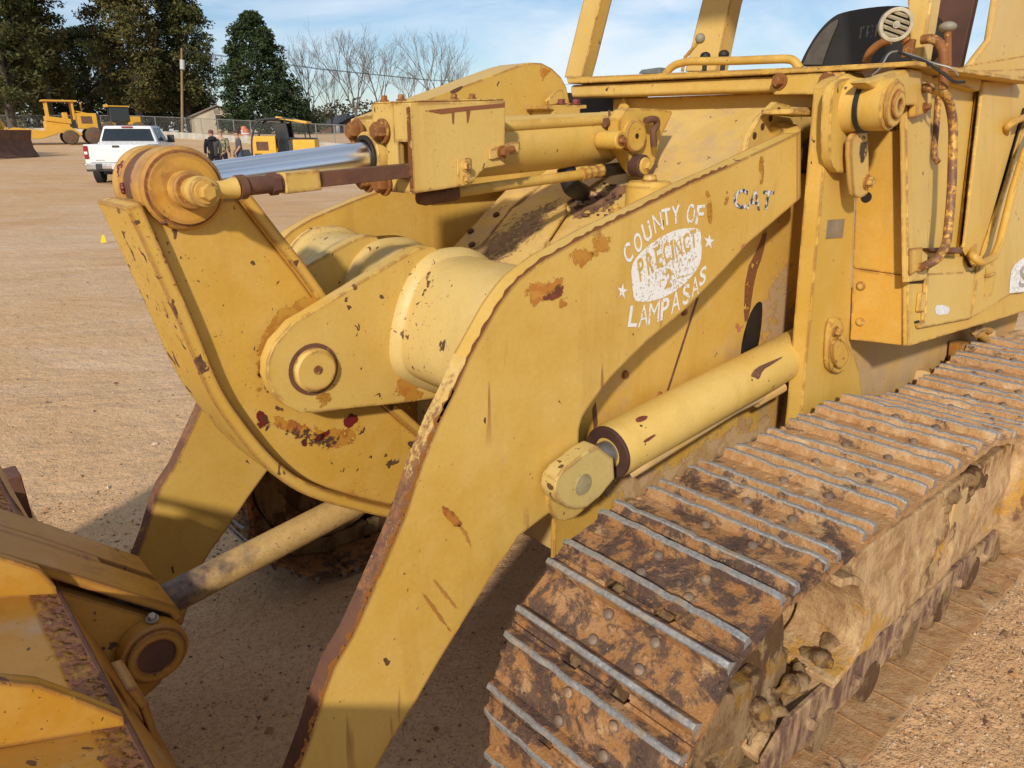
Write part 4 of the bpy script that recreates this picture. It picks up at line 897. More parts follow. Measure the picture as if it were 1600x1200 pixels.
xrail('handrail', [(1038, 118), (1050, 103), (1072, 96), (1150, 95), (1225, 92), (1240, 93), (1250, 108)], -2.45, 0.014, M_CAB, 0.03)
def post(name, pts, x, dx, mat):
    mb = MB(); mb.slab(XP(pts, x), (dx, 0, 0)); return P(mb.obj(name, mat, None, 0.006))
post('canopy_post', [(881, 121), (888, 92), (985, -300), (1011, -300), (912, 110), (909, 121)], -2.6, -0.07, M_ROPS)
post('canopy_post', [(1070, 112), (1097, 0), (1160, -260), (1215, -260), (1142, 0), (1119, 112)], -3.35, -0.10, M_ROPS)
post('canopy_post', [(1424, 95), (1417, 0), (1400, -260), (1478, -260), (1456, 0), (1441, 95)], -2.5, -0.07, M_ROPS)
mb = MB(); mb.slab([Y(u, v, 0.64) for u, v in ((1640, -260), (1559, -10), (1547, 62), (1511, 109), (1760, 103), (1680, -260))], (0, -0.025, 0)); P(mb.obj('canopy_post', M_ROPS, None, 0.012))
mb = MB(); mb.slab(XP([(1450, -200), (1455, 0), (1452, 112), (1499, 110), (1512, 50), (1524, -5), (1560, -200)], -3.25), (-0.04, 0, 0)); P(mb.obj('rear_screen', M_BROWN, None, 0.004))
mb = MB(); mb.slab([(-2.3, -0.75, 2.85), (-4.0, -0.75, 2.85), (-4.0, 0.85, 2.85), (-2.3, 0.85, 2.85)], (0, 0, 0.08)); P(mb.obj('canopy_roof', M_ROPS, None, 0.01))
seat_px = smooth_poly([(1249, 103), (1258, 82), (1276, 52), (1296, 30), (1316, 18), (1386, 8), (1420, 11), (1446, 20), (1456, 36), (1454, 62), (1445, 84), (1428, 103)], 2)
mb = MB(); mb.slab(XP(seat_px, -3.0), (-0.13, 0, 0)); seat = P(mb.obj('seat_back', plain('black_vinyl', (0.022, 0.020, 0.019), 0.42, 0, 0.35, 6), None, 0.035, segs=4))
mb = MB(); mb.slab(XP(smooth_poly([(1254, 101), (1266, 74), (1284, 48), (1302, 32), (1312, 30), (1296, 66), (1284, 101)], 1), -2.994), (-0.004, 0, 0)); P(mb.obj('side_bolster', plain('grey_vinyl', (0.085, 0.075, 0.065), 0.5, 0, 0.3, 20), None, 0.002), seat)
mb = MB()
for ch, u, v in (('T', 1345, 51), ('E', 1359, 49), ('R', 1373, 47)): put_letter(mb, ch, (u, v), (10, -1), (2.5, -19), lambda a, b: X(a, b, -2.9985))
P(mb.obj('lettering', chipped('faded_grey_print', (0.16, 0.15, 0.14), 0.52, 40), None, smooth=False), seat)
xrail('grab_rail', [(1353, 98), (1358, 82), (1374, 68), (1392, 63)], -2.6, 0.013, M_RUSTBOLT, 0.04)
xrail('grab_rail', [(1440, 62), (1455, 60), (1468, 66), (1475, 84), (1474, 140)], -2.45, 0.013, M_RUSTBOLT, 0.05)
def lever_stick(px, x, r, kr, m1, m2, sc_=(1, 1, 1)):
    mb = MB(); mb.tube([X(u, v, x) for u, v in px], r, 10); lv = P(mb.obj('control_lever', m1, None))
    mb = MB(); mb.sphere(X(px[-1][0], px[-1][1] - 2, x), kr, 16, 11, 0, sc_); P(mb.obj('knob', m2, None), lv)
M_GREYKNOB = plain('grey_knob', (0.22, 0.20, 0.16), 0.5)
lever_stick([(1481, 112), (1481, 44)], -2.55, 0.010, 0.024, M_RUSTBOLT, M_GREYKNOB, (1, 1, 0.62))
lever_stick([(1066, 112), (1070, 90), (1094, 62)], -2.75, 0.007, 0.020, M_CAB, M_GREYKNOB)
lever_stick([(1100, 115), (1102, 90)], -2.85, 0.010, 0.022, M_BLACK, M_BLACK, (1, 1, 0.8)); lever_stick([(1128, 115), (1131, 87)], -2.85, 0.010, 0.022, M_BLACK, M_BLACK, (1, 1, 0.8))
mb = MB(); mb.slab(XP([(997, 115), (1002, 109), (1030, 105), (1031, 115)], -2.9), (-0.05, 0, 0)); P(mb.obj('gauge_panel', plain('grey_plastic', (0.14, 0.16, 0.17), 0.4), None, 0.003))
# horn on the near post
hc = X(1400, 38.5, -2.42); hd = Vector((0.80, 0.50, -0.12)).normalized()
Rh = hd.to_track_quat('Z', 'Y').to_matrix()
M_HORN = plain('dusty_chrome_horn', (0.42, 0.37, 0.27), 0.45, 0.35, 0.25, 30)
HR = 0.70
mb = MB(); mb.ring(hc - hd * 0.022, hc + hd * 0.009, 0.066 * HR, 0.050 * HR, 40); mb.tube([hc - hd * 0.036, hc - hd * 0.022, hc - hd * 0.015], [0.022, 0.044, 0.0455], 36)
horn = P(mb.obj('horn', M_HORN, None, 0.002))
mb = MB()
for k in range(-2, 3):
    zz = k * 0.0145; hw = math.sqrt(max(0.0, 0.036 ** 2 - zz * zz)); R2 = Rh @ Matrix.Rotation(R_(-20), 3, 'Z')
    mb.box(hc + R2 @ Vector((0, zz, 0.001)), (2 * hw, 0.0085, 0.008), 0, R2 @ Matrix.Rotation(R_(25), 3, 'X'))
mb.tube([hc, hc + hd * 0.010], 0.010, 18); P(mb.obj('grille', M_HORN, None, 0.001), horn)
mb = MB(); mb.tube([hc - hd * 0.0155, hc - hd * 0.0140], 0.036, 30); P(mb.obj('diaphragm', M_DARK, None), horn)
mb = MB(); mb.tube([hc + hd * 0.0102, hc + hd * 0.0115], 0.006, 14); P(mb.obj('hub', M_STEEL, None), horn)
mb = MB(); mb.box(X(1420, 76, -2.46), (0.02, 0.03, 0.05)); mb.tube([hc - hd * 0.03, X(1418, 66, -2.45)], 0.013, 10); P(mb.obj('bracket', M_RUSTBOLT, None, 0.003), horn)
def wire(pts, r=0.004, mat=M_BLACK):
    mb = MB(); mb.tube(arc_path([Vector(p) for p in pts], 0.05, 6), r, 7); P(mb.obj('wire', mat, None), horn)
wire([X(1402, 78, -2.42), X(1385, 84, -2.38), X(1372, 104, -2.34), X(1358, 125, -2.30), Vector((bb.x, 0.695, bb.z + 0.075))], 0.004)
wire([X(1402, 80, -2.41), X(1389, 82, -2.37), X(1375, 108, -2.33), X(1362, 118, -2.30), Vector((bb.x - 0.02, 0.690, bb.z + 0.073))], 0.0028, M_STEEL)
wire([X(1402, 80, -2.42), X(1420, 88, -2.40), X(1445, 95, -2.40), X(1470, 112, -2.40), X(1490, 128, -2.42), X(1508, 128, -2.44)], 0.004)
wire([X(1410, 82, -2.42), X(1432, 88, -2.41), X(1455, 98, -2.40), X(1488, 106, -2.42), X(1497, 118, -2.44)], 0.0028, M_STEEL)

# ---- tank housing on the far side with a rolled top
tk = [(-1.33, 1.60), (-1.334, 1.744), (-1.534, 1.807), (-1.783, 1.885), (-1.93, 1.931), (-1.99, 1.945), (-2.05, 1.946), (-2.105, 1.931), (-2.15, 1.905), (-2.183, 1.868), (-2.2, 1.82), (-2.2, 1.50), (-1.5, 1.50)]
mb = MB(); mb.prism(tk, -0.62, -0.45); tank = P(mb.obj('tank_housing', M_CAB, None, 0.004))
q = X(574, 196, -1.329); mb = MB(); mb.tube([q, q + Vector((0.003, 0, 0))], 0.030, 26); P(mb.obj('opening', M_BROWN, None), tank)
q = X(575, 215, -1.31); mb = MB(); mb.tube([q + Vector((-0.02, 0, 0)), q + Vector((0.05, 0, 0))], 0.026, 20); mb.sphere(q + Vector((0.04, -0.02, 0.005)), 0.02); P(mb.obj('pipe_stub', M_LEVER, None), tank)
mb = MB(); mb.slab([Y(u, v, -0.32) for u, v in ((856, 164), (917, 164), (917, 169), (907, 170), (906, 183), (893, 182), (866, 180), (866, 172), (857, 170))], (0, -0.12, 0)); mb.slab([Y(u, v, -0.40) for u, v in ((856, 157), (872, 140), (879, 140), (882, 152), (894, 163), (857, 163))], (0, -0.02, 0)); fl = P(mb.obj('bolted_flange', M_COVER, None, 0.003), tank)
for u, v in ((877, 163), (900, 163)): mb = MB(); mb.hexbolt(Y(u, v, -0.35), (0, 0, 1), 0.014, 0.014); P(mb.obj('bolt', plain('reddish_bolt', (0.16, 0.03, 0.02), 0.6), None), fl)
face_patch('rust_patch', [(842, 108), (850, 105), (862, 107), (856, 118), (848, 128), (844, 118)], -0.45, M_RUSTPATCH, tank, 1)
face_patch('rust_patch', [(702, 143), (712, 138), (724, 133), (720, 140), (708, 147)], -0.45, M_RUST, tank, 1)

# ---- tracks
IDX, IDZ, RP = -1.255, 0.44, 0.405
def track_loop():
    pts = []
    for k in range(0, 25): a = R_(90 - 180 * k / 24); pts.append((IDX + RP * math.cos(a), IDZ + RP * math.sin(a)))     # over the idler, front side down
    pts = pts[::-1]                                                                                                 # bottom front -> top
    top = [(-1.5, .846), (-1.75, .846), (-2.0, .846), (-2.2, .847), (-2.38, .846), (-2.52, .818), (-2.7, .775), (-2.9, .752), (-3.1, .752), (-3.3, .765), (-3.5, .79), (-3.7, .80)]
    pts += top
    for k in range(1, 25): a = R_(90 + 180 * k / 24); pts.append((-3.75 + 0.38 * math.cos(a), 0.42 + 0.385 * math.sin(a)))
    pts.append((-3.0, 0.035)); pts.append((-2.0, 0.035)); pts.append(pts[0])
    return pts
loop = track_loop()
cum = [0.0]
for i in range(len(loop) - 1): cum.append(cum[-1] + math.dist(loop[i], loop[i + 1]))
TOT = cum[-1]; NS = round(TOT / 0.1722); PITCH = TOT / NS
def on_loop(s):
    s %= TOT
    for i in range(len(loop) - 1):
        if cum[i + 1] >= s:
            t = (s - cum[i]) / (cum[i + 1] - cum[i] + 1e-12); return Vector((loop[i][0] + (loop[i + 1][0] - loop[i][0]) * t, loop[i][1] + (loop[i + 1][1] - loop[i][1]) * t))
    return Vector(loop[-1])
def shoe_mesh(seed):
    rnd = random.Random(seed)
    h = PITCH / 2 - 0.002; W = 0.473 / 2
    mb = MB()
    # plate outline (t along travel, y across) with two chain relief notches on the trailing edge
    out = [(-h, -W), (-h, -0.088), (-h + 0.020, -0.082), (-h + 0.020, -0.046), (-h, -0.040), (-h, 0.040), (-h + 0.020, 0.046), (-h + 0.020, 0.082), (-h, 0.088), (-h, W), (-0.03, W + 0.003), (0.03, W - 0.004), (h, W), (h, 0.09), (h - 0.012, 0.082), (h - 0.012, 0.046), (h, 0.04), (h, -0.04), (h - 0.012, -0.046), (h - 0.012, -0.082), (h, -0.09), (h, -W), (0.03, -W + 0.003), (-0.03, -W - 0.003)]
    mb.slab([(t, y, 0.0) for t, y in out], (0, 0, -0.016), 0)
    for ya, yb in ((-W, -0.09), (-0.038, 0.038), (0.09, W)): mb.slab([(h - 0.015, ya, -0.003), (h + 0.012, ya, -0.009), (h + 0.012, yb, -0.009), (h - 0.015, yb, -0.003)], (0, 0, -0.010), 0)
    for tg in (-0.061, 0.061):
        n = 24
        for k in range(n):
            y0 = -W + 0.006 + (2 * W - 0.012) * k / n; y1 = -W + 0.006 + (2 * W - 0.012) * (k + 1) / n
        prof = []
        for k in range(n + 1):
            yy = -W + 0.004 + (2 * W - 0.008) * k / n
            wv = 0.0008 * math.sin(k * 1.7 + seed) + rnd.uniform(-0.001, 0.001); top = 0.026 + 0.0009 * math.sin(k * 0.55 + seed * 2.1) + (rnd.uniform(-0.005, 0.0) if rnd.random() < 0.3 else rnd.uniform(-0.001, 0.001)) - (0.004 if k in (0, n) else 0)
            prof.append([(tg - 0.015, yy, -0.001), (tg - 0.0078 + wv * 0.3, yy, top - 0.004), (tg - 0.0052 + wv * 0.3, yy, top), (tg + 0.0052 + wv * 0.3, yy, top), (tg + 0.0078 + wv * 0.3, yy, top - 0.004), (tg + 0.015, yy, -0.001)])
        o = len(mb.v)
        for p in prof: mb.v += [Vector(q) for q in p]
        for k in range(n):
            for j in range(5):
                a = o + 6 * k + j; mb.f.append([a, a + 1, a + 7, a + 6]); mb.m.append(1 if j in (1, 2, 3) else 0)
        mb.f.append([o + j for j in range(6)][::-1]); mb.m.append(1); mb.f.append([o + 6 * n + j for j in range(6)]); mb.m.append(1)
    for ty, yy in ((-0.030, -0.060), (0.030, -0.060), (-0.030, 0.060), (0.030, 0.060)): mb.tube([(ty, yy - 0.02, -0.001), (ty, yy - 0.02, 0.007), (ty, yy - 0.02, 0.011)], [0.0125, 0.0112, 0.006], 10, 2, True)
    # caked mud crumbs
    for k in range(26):
        r = rnd.uniform(0.003, 0.009); mb.sphere((rnd.choice((-0.05, 0.05, 0, 0.02)) + rnd.uniform(-0.012, 0.012), rnd.uniform(-W, W), 0.0), r, 6, 4, 0, (1, 1.3, 0.6))
    me = mb.mesh('track_shoe', [M_SHOE, M_GROUSER, M_BOLTHEAD], 40)
    # dents and crust
    return me
shoe_meshes = [shoe_mesh(k) for k in range(4)]
def link_block():
    mb = MB()
    for yy in (-0.058, 0.058): mb.slab([(-0.10, yy - 0.016, -0.02), (-0.09, yy - 0.016, -0.085), (0.07, yy - 0.016, -0.085), (0.10, yy - 0.016, -0.02)], (0, 0.032, 0))
    mb.tube([(0.085, -0.085, -0.05), (0.085, 0.085, -0.05)], 0.024, 14)
    return mb
MUDTEX = bpy.data.textures.new('mud_lumps', 'CLOUDS'); MUDTEX.noise_scale = 0.035; MUDTEX.noise_depth = 3
def make_track(s_):
    root = empty('track'); root.parent = loader; root.matrix_parent_inverse = loader_inv
    yc = 0.9 * s_
    chain = MB(); lb = link_block()
    for k in range(NS):
        sK = (k + 0.62) * PITCH
        p = on_loop(sK); a = on_loop(sK - 0.05); b = on_loop(sK + 0.05); t = (b - a).normalized()      # t runs bottom front -> up -> rear
        nrm = Vector((t.y, -t.x)); 
        if nrm.dot(p - Vector((-2.5, 0.44))) < 0: nrm = -nrm
        T = Vector((t.x, 0, t.y)); N = Vector((nrm.x, 0, nrm.y)); Yv = N.cross(T)
        Mx = Matrix(((T.x, Yv.x, N.x, p.x), (T.y, Yv.y, N.y, yc), (T.z, Yv.z, N.z, p.y), (0, 0, 0, 1)))
        o = bpy.data.objects.new('track_shoe', shoe_meshes[k % 4]); COL.objects.link(o); o.parent = root; o.matrix_local = Mx
        chain.add([Mx @ q for q in lb.v], lb.f)
    P(chain.obj('track_chain', M_MUD2, None, 0.004), root)
    # front idler
    mb = MB(); mb.ring((IDX, yc - 0.075, IDZ), (IDX, yc + 0.075, IDZ), 0.315, 0.215, 48); mb.ring((IDX, yc - 0.04, IDZ), (IDX, yc + 0.04, IDZ), 0.34, 0.29, 48); mb.tube([(IDX, yc - 0.03, IDZ), (IDX, yc + 0.03, IDZ)], 0.25, 40); mb.tube([(IDX, yc - 0.10, IDZ), (IDX, yc + 0.10, IDZ)], 0.06, 28)
    P(mb.obj('idler', M_MUD2, None, 0.004), root)
    # track frame with rollers
    yo = 1.03 * s_; yi = 0.78 * s_
    fr_ = smooth_poly([(-1.80, 0.66), (-2.2, 0.64), (-3.4, 0.60), (-3.4, 0.14), (-1.45, 0.17), (-1.40, 0.26), (-1.62, 0.29), (-1.85, 0.33), (-1.89, 0.42), (-1.86, 0.53), (-1.79, 0.61)], 1, True)
    mb = MB()
    # outer face tessellated and roughened so that caked mud has relief
    mb.prism(fr_, yi, yo)
    frm = P(mb.obj('track_frame', M_MUD, None, 0.012), root)
    mb = MB(); rim = smooth_poly([(-1.64, 0.672), (-1.75, 0.635), (-1.835, 0.55), (-1.875, 0.43), (-1.85, 0.335), (-1.70, 0.305)], 2); band_prism(mb, rim, 0.024, min(yo - 0.16 * s_, yo + 0.035 * s_), max(yo - 0.16 * s_, yo + 0.035 * s_)); P(mb.obj('frame_rim', M_MUD, None, 0.006), frm)
    for k in range(7):
        mb = MB(); mb.hexbolt((-1.62 - 0.27 * k, yo + 0.014 * s_, 0.235 - 0.012 * k), (0, s_, 0), 0.016, 0.016); P(mb.obj('guard_bolt', M_STRIP, None), frm)
    nx, nz_ = 90, 26; grid = MB(); rnd = random.Random(3)
    from mathutils import noise as mnoise
    for i in range(nx + 1):
        for j in range(nz_ + 1):
            x = -1.88 - 1.47 * i / nx; z = 0.27 + (0.35 - 0.03 * i / nx) * j / nz_
            d = mnoise.fractal(Vector((x * 5, z * 7, s_ * 3.0)), 0.9, 2.0, 6) * 0.016 + 0.014 - 0.05 * max(0, (j / nz_ - 0.55)) - 0.02 * (1 if j in (0, nz_) or i in (0, nx) else 0)
            grid.v.append(Vector((x, yo + s_ * d, z)))
    for i in range(nx):
        for j in range(nz_):
            a = i * (nz_ + 1) + j; f = [a, a + nz_ + 1, a + nz_ + 2, a + 1]; grid.f.append(f if s_ < 0 else f[::-1]); grid.m.append(0)
    P(grid.obj('caked_mud', M_MUD, None, 0, 180), frm)
    mb = MB(); mb.slab([(-1.42, yo, 0.165), (-3.38, yo, 0.115), (-3.38, yo, 0.22), (-2.2, yo, 0.285), (-1.50, yo, 0.315), (-1.40, yo, 0.25)], (0, 0.016 * s_, 0)); P(mb.obj('roller_guard', M_STRIP, None, 0.004), frm)
    for k in range(6):
        x = -1.72 - 0.29 * k; rl = MB(); rl.tube([(x, yc - 0.11, 0.145), (x, yc - 0.04, 0.145), (x, yc + 0.05, 0.145), (x, yc + 0.055, 0.145), (x, yc + 0.085, 0.145), (x, yc + 0.09, 0.145), (x, yc + 0.15, 0.145)], [0.085, 0.09, 0.09, 0.112, 0.112, 0.075, 0.065], 26)
        for q in range(4): rl.sphere((x + random.uniform(-.07, .07), yo - 0.01 * s_ , 0.115 + random.uniform(-0.02, .03)), random.uniform(0.025, 0.05), 9, 6, 0, (1, 0.6, 1))
        P(rl.obj('track_roller', M_MUD2, None, 0), root)
    # idler yoke, muddy lumps and the final drive at the rear
    mb = MB(); mb.slab([(-1.22, yo - 0.05 * s_, 0.33), (-1.20, yo - 0.05 * s_, 0.42), (-1.28, yo - 0.05 * s_, 0.47), (-1.40, yo - 0.05 * s_, 0.44), (-1.60, yo - 0.05 * s_, 0.44), (-1.60, yo - 0.05 * s_, 0.27), (-1.36, yo - 0.05 * s_, 0.27)], (0, -0.05 * s_, 0))
    P(mb.obj('idler_yoke', M_MUD2, None, 0.01), root)
    mb = MB(); rnd = random.Random(11)
    for k in range(46):
        x = -1.42 - rnd.random() * 0.45; z = 0.28 + rnd.random() * 0.14; mb.sphere((x, yo - s_ * (0.02 + 0.05 * rnd.random()), z - 0.06), rnd.uniform(0.012, 0.04), 8, 6, 0, (rnd.uniform(0.8, 1.5), 1, rnd.uniform(0.6, 1)))
    for k in range(120):
        x = -2.45 - rnd.random() * 0.40; mb.sphere((x, yo - s_ * (0.0 + 0.12 * rnd.random()), 0.56 + rnd.uniform(-0.03, 0.06)), rnd.uniform(0.012, 0.038), 8, 6, 0, (rnd.uniform(0.8, 1.7), 1, rnd.uniform(0.5, 1)))
    lump = tag(P(mb.obj('mud_lump', M_MUD2, None), root), kind='stuff')
    rm = lump.modifiers.new('merge', 'REMESH'); rm.mode = 'VOXEL'; rm.voxel_size = 0.011; rm.use_smooth_shade = True
    dsp = lump.modifiers.new('crumble', 'DISPLACE'); dsp.texture = MUDTEX; dsp.strength = 0.035; dsp.mid_level = 0.5; dsp.texture_coords = 'LOCAL'
    mb = MB(); mb.slab([(-2.50, yo + 0.012 * s_, 0.46), (-2.62, yo + 0.012 * s_, 0.46), (-2.62, yo + 0.012 * s_, 0.59), (-2.50, yo + 0.012 * s_, 0.575)], (0, -0.10 * s_, 0)); P(mb.obj('bracket', M_MUDPAINT, None, 0.006), root)
    mb = MB(); c = (-3.45, 0.38); mb.tube([(c[0], yc - 0.05 * s_, c[1]), (c[0], yo + 0.02 * s_, c[1]), (c[0], yo + 0.075 * s_, c[1]), (c[0], yo + 0.10 * s_, c[1])], [0.36, 0.36, 0.31, 0.22], 44); P(mb.obj('final_drive', M_MUD, None, 0.01), root)
    return root
make_track(1); make_track(-1)

# ---- bucket: hollow shell, ribs, hinge flange, ears, link
BW = 1.10
bx, bz = -0.167, 0.826
shell = [(bx, bz), (0.10, 0.926), (0.44, 1.056), (0.43, 1.026), (0.10, 0.892), (-0.125, 0.80), (-0.235, 0.48), (-0.17, 0.17), (0.02, 0.06), (0.85, 0.05), (0.85, 0.02), (0.0, 0.02), (-0.20, 0.13), (-0.275, 0.48)]
mb = MB(); mb.prism(shell, -BW, BW); bucket = P(mb.obj('bucket', M_BUCKET, None, 0.004))
for yy in (-BW, BW - 0.03):
    mb = MB(); mb.prism([(0.40, 1.0), (0.1, 0.86), (-0.13, 0.76), (-0.235, 0.48), (-0.17, 0.17), (0.02, 0.04), (0.80, 0.04)], yy, yy + 0.03); P(mb.obj('side_plate', M_BUCKET, None, 0.003), bucket)
M_BAND = chipped('purple_brown_rust', (0.25, 0.105, 0.055), 0.49, 55, (0.33, 0.15, 0.05))
mb = MB(); mb.slab([(bx - 0.002, -BW, bz + 0.002), (bx + 0.05, -BW, bz + 0.0225), (bx + 0.05, BW, bz + 0.0225), (bx - 0.002, BW, bz + 0.002)], (0, 0, 0.001)); P(mb.obj('rust_band', M_BAND, None), bucket)
mb = MB(); mb.tube([(bx + 0.004, -BW, bz - 0.003), (bx + 0.004, BW, bz - 0.003)], 0.009, 10); P(mb.obj('worn_edge', M_RUST, None), bucket)
def bslope(x): return bz + (x - bx) * 0.395
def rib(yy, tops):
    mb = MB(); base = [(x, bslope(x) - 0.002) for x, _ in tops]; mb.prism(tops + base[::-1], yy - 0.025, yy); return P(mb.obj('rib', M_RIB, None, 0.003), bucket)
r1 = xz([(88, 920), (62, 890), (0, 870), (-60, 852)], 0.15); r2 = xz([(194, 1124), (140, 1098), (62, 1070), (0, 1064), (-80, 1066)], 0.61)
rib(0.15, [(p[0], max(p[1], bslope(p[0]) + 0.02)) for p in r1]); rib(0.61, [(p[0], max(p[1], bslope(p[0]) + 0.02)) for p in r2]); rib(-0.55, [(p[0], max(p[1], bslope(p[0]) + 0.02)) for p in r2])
fl_line = [(-0.02, 0.955), (-0.089, 0.912), (-0.16, 0.852), (-0.262, 0.760), (-0.365, 0.668), (-0.374, 0.64)]
mb = MB(); band_prism(mb, fl_line, -0.022, -0.165, -0.045); band_prism(mb, fl_line, -0.022, -0.018, 0.12); band_prism(mb, fl_line[:4], -0.022, -0.05, -0.01); P(mb.obj('hinge_flange', M_BUCKET, None, 0.004), bucket)
ear_p = [(-0.10, 0.89), (-0.16, 0.828), (-0.262, 0.737), (-0.365, 0.645), (-0.385, 0.60), (-0.365, 0.55), (-0.32, 0.50), (-0.22, 0.45), (-0.13, 0.55)]
eb = (-0.315, 0.607)
for y0, y1 in ((0.085, 0.115), (-0.16, -0.13)):
    mb = MB(); mb.prism(ear_p, y0, y1); er = P(mb.obj('hinge_ear', M_BUCKET, None, 0.004), bucket)
    if y0 > 0:
        mb = MB(); mb.tube([(eb[0], 0.112, eb[1]), (eb[0], 0.150, eb[1]), (eb[0], 0.156, eb[1])], [0.072, 0.072, 0.066], 40); mb.ring((eb[0], 0.154, eb[1]), (eb[0], 0.166, eb[1]), 0.060, 0.040, 36); P(mb.obj('boss', M_BUCKET, None, 0.003), er)
        mb = MB(); mb.tube([(eb[0], 0.15, eb[1]), (eb[0], 0.1575, eb[1])], 0.043, 30); P(mb.obj('pin', M_RUST, None), er)
        mb = MB(); mb.hexbolt((eb[0] - 0.01, 0.135, eb[1] + 0.078), (0, 0.3, 1), 0.010, 0.010); P(mb.obj('grease_fitting', M_STEEL, None), er)
mb = MB(); mb.slab([Y(u, v, 0.45) for u, v in ((196, 1080), (215, 1073), (232, 1100), (222, 1112))], (0, -0.10, 0)); mb.slab([Y(u, v, 0.40) for u, v in ((218, 1105), (232, 1098), (258, 1180), (250, 1188))], (0, -0.03, 0)); P(mb.obj('bump_stop', M_BUCKET, None, 0.003), bucket)
mb = MB(); mb.slab([Y(u, v, -0.45) for u, v in ((10, 748), (33, 742), (52, 810), (46, 811), (20, 765))], (0, -0.08, 0)); P(mb.obj('bump_stop', M_RUST, None, 0.003), bucket)
la = Vector((-0.315, -0.02, 0.607)); lb_ = Vector((-1.06, -0.0, 0.735))
dl = (lb_ - la).normalized()
mb = MB(); mb.tube([la, la + dl * 0.10, lb_ - dl * 0.05, lb_], [0.046, 0.040, 0.040, 0.046], 30); link = P(mb.obj('push_link', M_LINK, None))
mb = MB(); mb.cyl((la.x, -0.09, la.z), (la.x, 0.07, la.z), 0.072, 32, 0, 0.004); mb.cyl((lb_.x, -0.07, lb_.z), (lb_.x, 0.07, lb_.z), 0.075, 32, 0, 0.004); P(mb.obj('link_eye', M_LINK, None), link)

# =================================================================== GROUND
ZG = [(0, 0), (26, 0), (30, .08), (40, .25), (55, .5), (80, 1.5), (100, 1.7), (200, 2.0), (2000, 2.4)]
def zg(d):
    for (a, za), (b, zb_) in zip(ZG, ZG[1:]):
        if d <= b: return za + (zb_ - za) * (d - a) / (b - a)
    return ZG[-1][1]
mb = MB(); rings = [0.0, 2, 4, 7, 11, 16, 22, 26, 28, 30, 35, 40, 47, 55, 60, 65, 70, 75, 80, 90, 100, 140, 200, 400, 900, 2000]
NSG = 72
mb.v.append(Vector((0, 0, 0)))
for r in rings[1:]:
    for k in range(NSG):
        a = 2 * math.pi * k / NSG; mb.v.append(Vector((r * math.cos(a), r * math.sin(a), zg(r))))
for k in range(NSG): mb.f.append([0, 1 + k, 1 + (k + 1) % NSG]); mb.m.append(0)
for i in range(len(rings) - 2):
    for k in range(NSG):
        a = 1 + i * NSG + k; b = 1 + i * NSG + (k + 1) % NSG; mb.f.append([a, a + NSG, b + NSG, b]); mb.m.append(0)
def ground_mat():
    t = NT('sandy_gravel_ground')
    big = t.noise(0.16, 6, 0.6, None, 0.6); mid = t.noise(1.4, 7, 0.65); fine = t.noise(38, 5, 0.65); vf = t.noise(140, 3, 0.6)
    # long soft wheel ruts and graded streaks
    rut = t.noise(0.55, 7, 0.64, t.vecr(R_(-150), (0.40, 1.15, 1)), 1.3)
    c = t.mix(t.ramp(mid, 0.3, 0.7), (0.60, 0.40, 0.225), (0.73, 0.515, 0.325))
    c = t.mix(t.ramp(big, 0.36, 0.60, 0, 0.9), c, (0.63, 0.375, 0.175))
    c = t.mix(t.ramp(rut, 0.52, 0.68, 0, 0.6), c, (0.54, 0.285, 0.115))
    c = t.mix(t.ramp(rut, 0.34, 0.44, 0.45, 0), c, (0.74, 0.56, 0.40))
    c = t.mix(t.ramp(fine, 0.50, 0.70, 0, 0.45), c, (0.36, 0.21, 0.105))
    vo = t.n('ShaderNodeTexVoronoi'); vo.inputs['Scale'].default_value = 105; t.l(t.pos.outputs['Position'], vo.inputs['Vector'])
    sel = t.n('ShaderNodeSeparateColor'); t.l(vo.outputs['Color'], sel.inputs[0])
    peb = t.ramp(vo.outputs['Distance'], 0.30, 0.42, 1, 0)
    pc_ = t.mix(sel.outputs[1], (0.27, 0.155, 0.08), (0.66, 0.51, 0.36))
    c = t.mix(t.math('MULTIPLY', peb, t.ramp(sel.outputs[0], 0.45, 0.55, 0, 0.6)), c, pc_)
    h = t.math('ADD', t.math('MULTIPLY', fine, 0.5), t.math('MULTIPLY', peb, 0.5))
    n1 = t.bump(h, 0.7, 0.012); n2 = t.bump(t.math('ADD', t.math('ADD', mid, t.math('MULTIPLY', t.noise(9, 5, 0.6), 0.35)), rut), 0.6, 0.10, n1)
    return t.done(c, 0.92, 0, 0.2, n2)
tag(mb.obj('ground', ground_mat()), kind='structure')
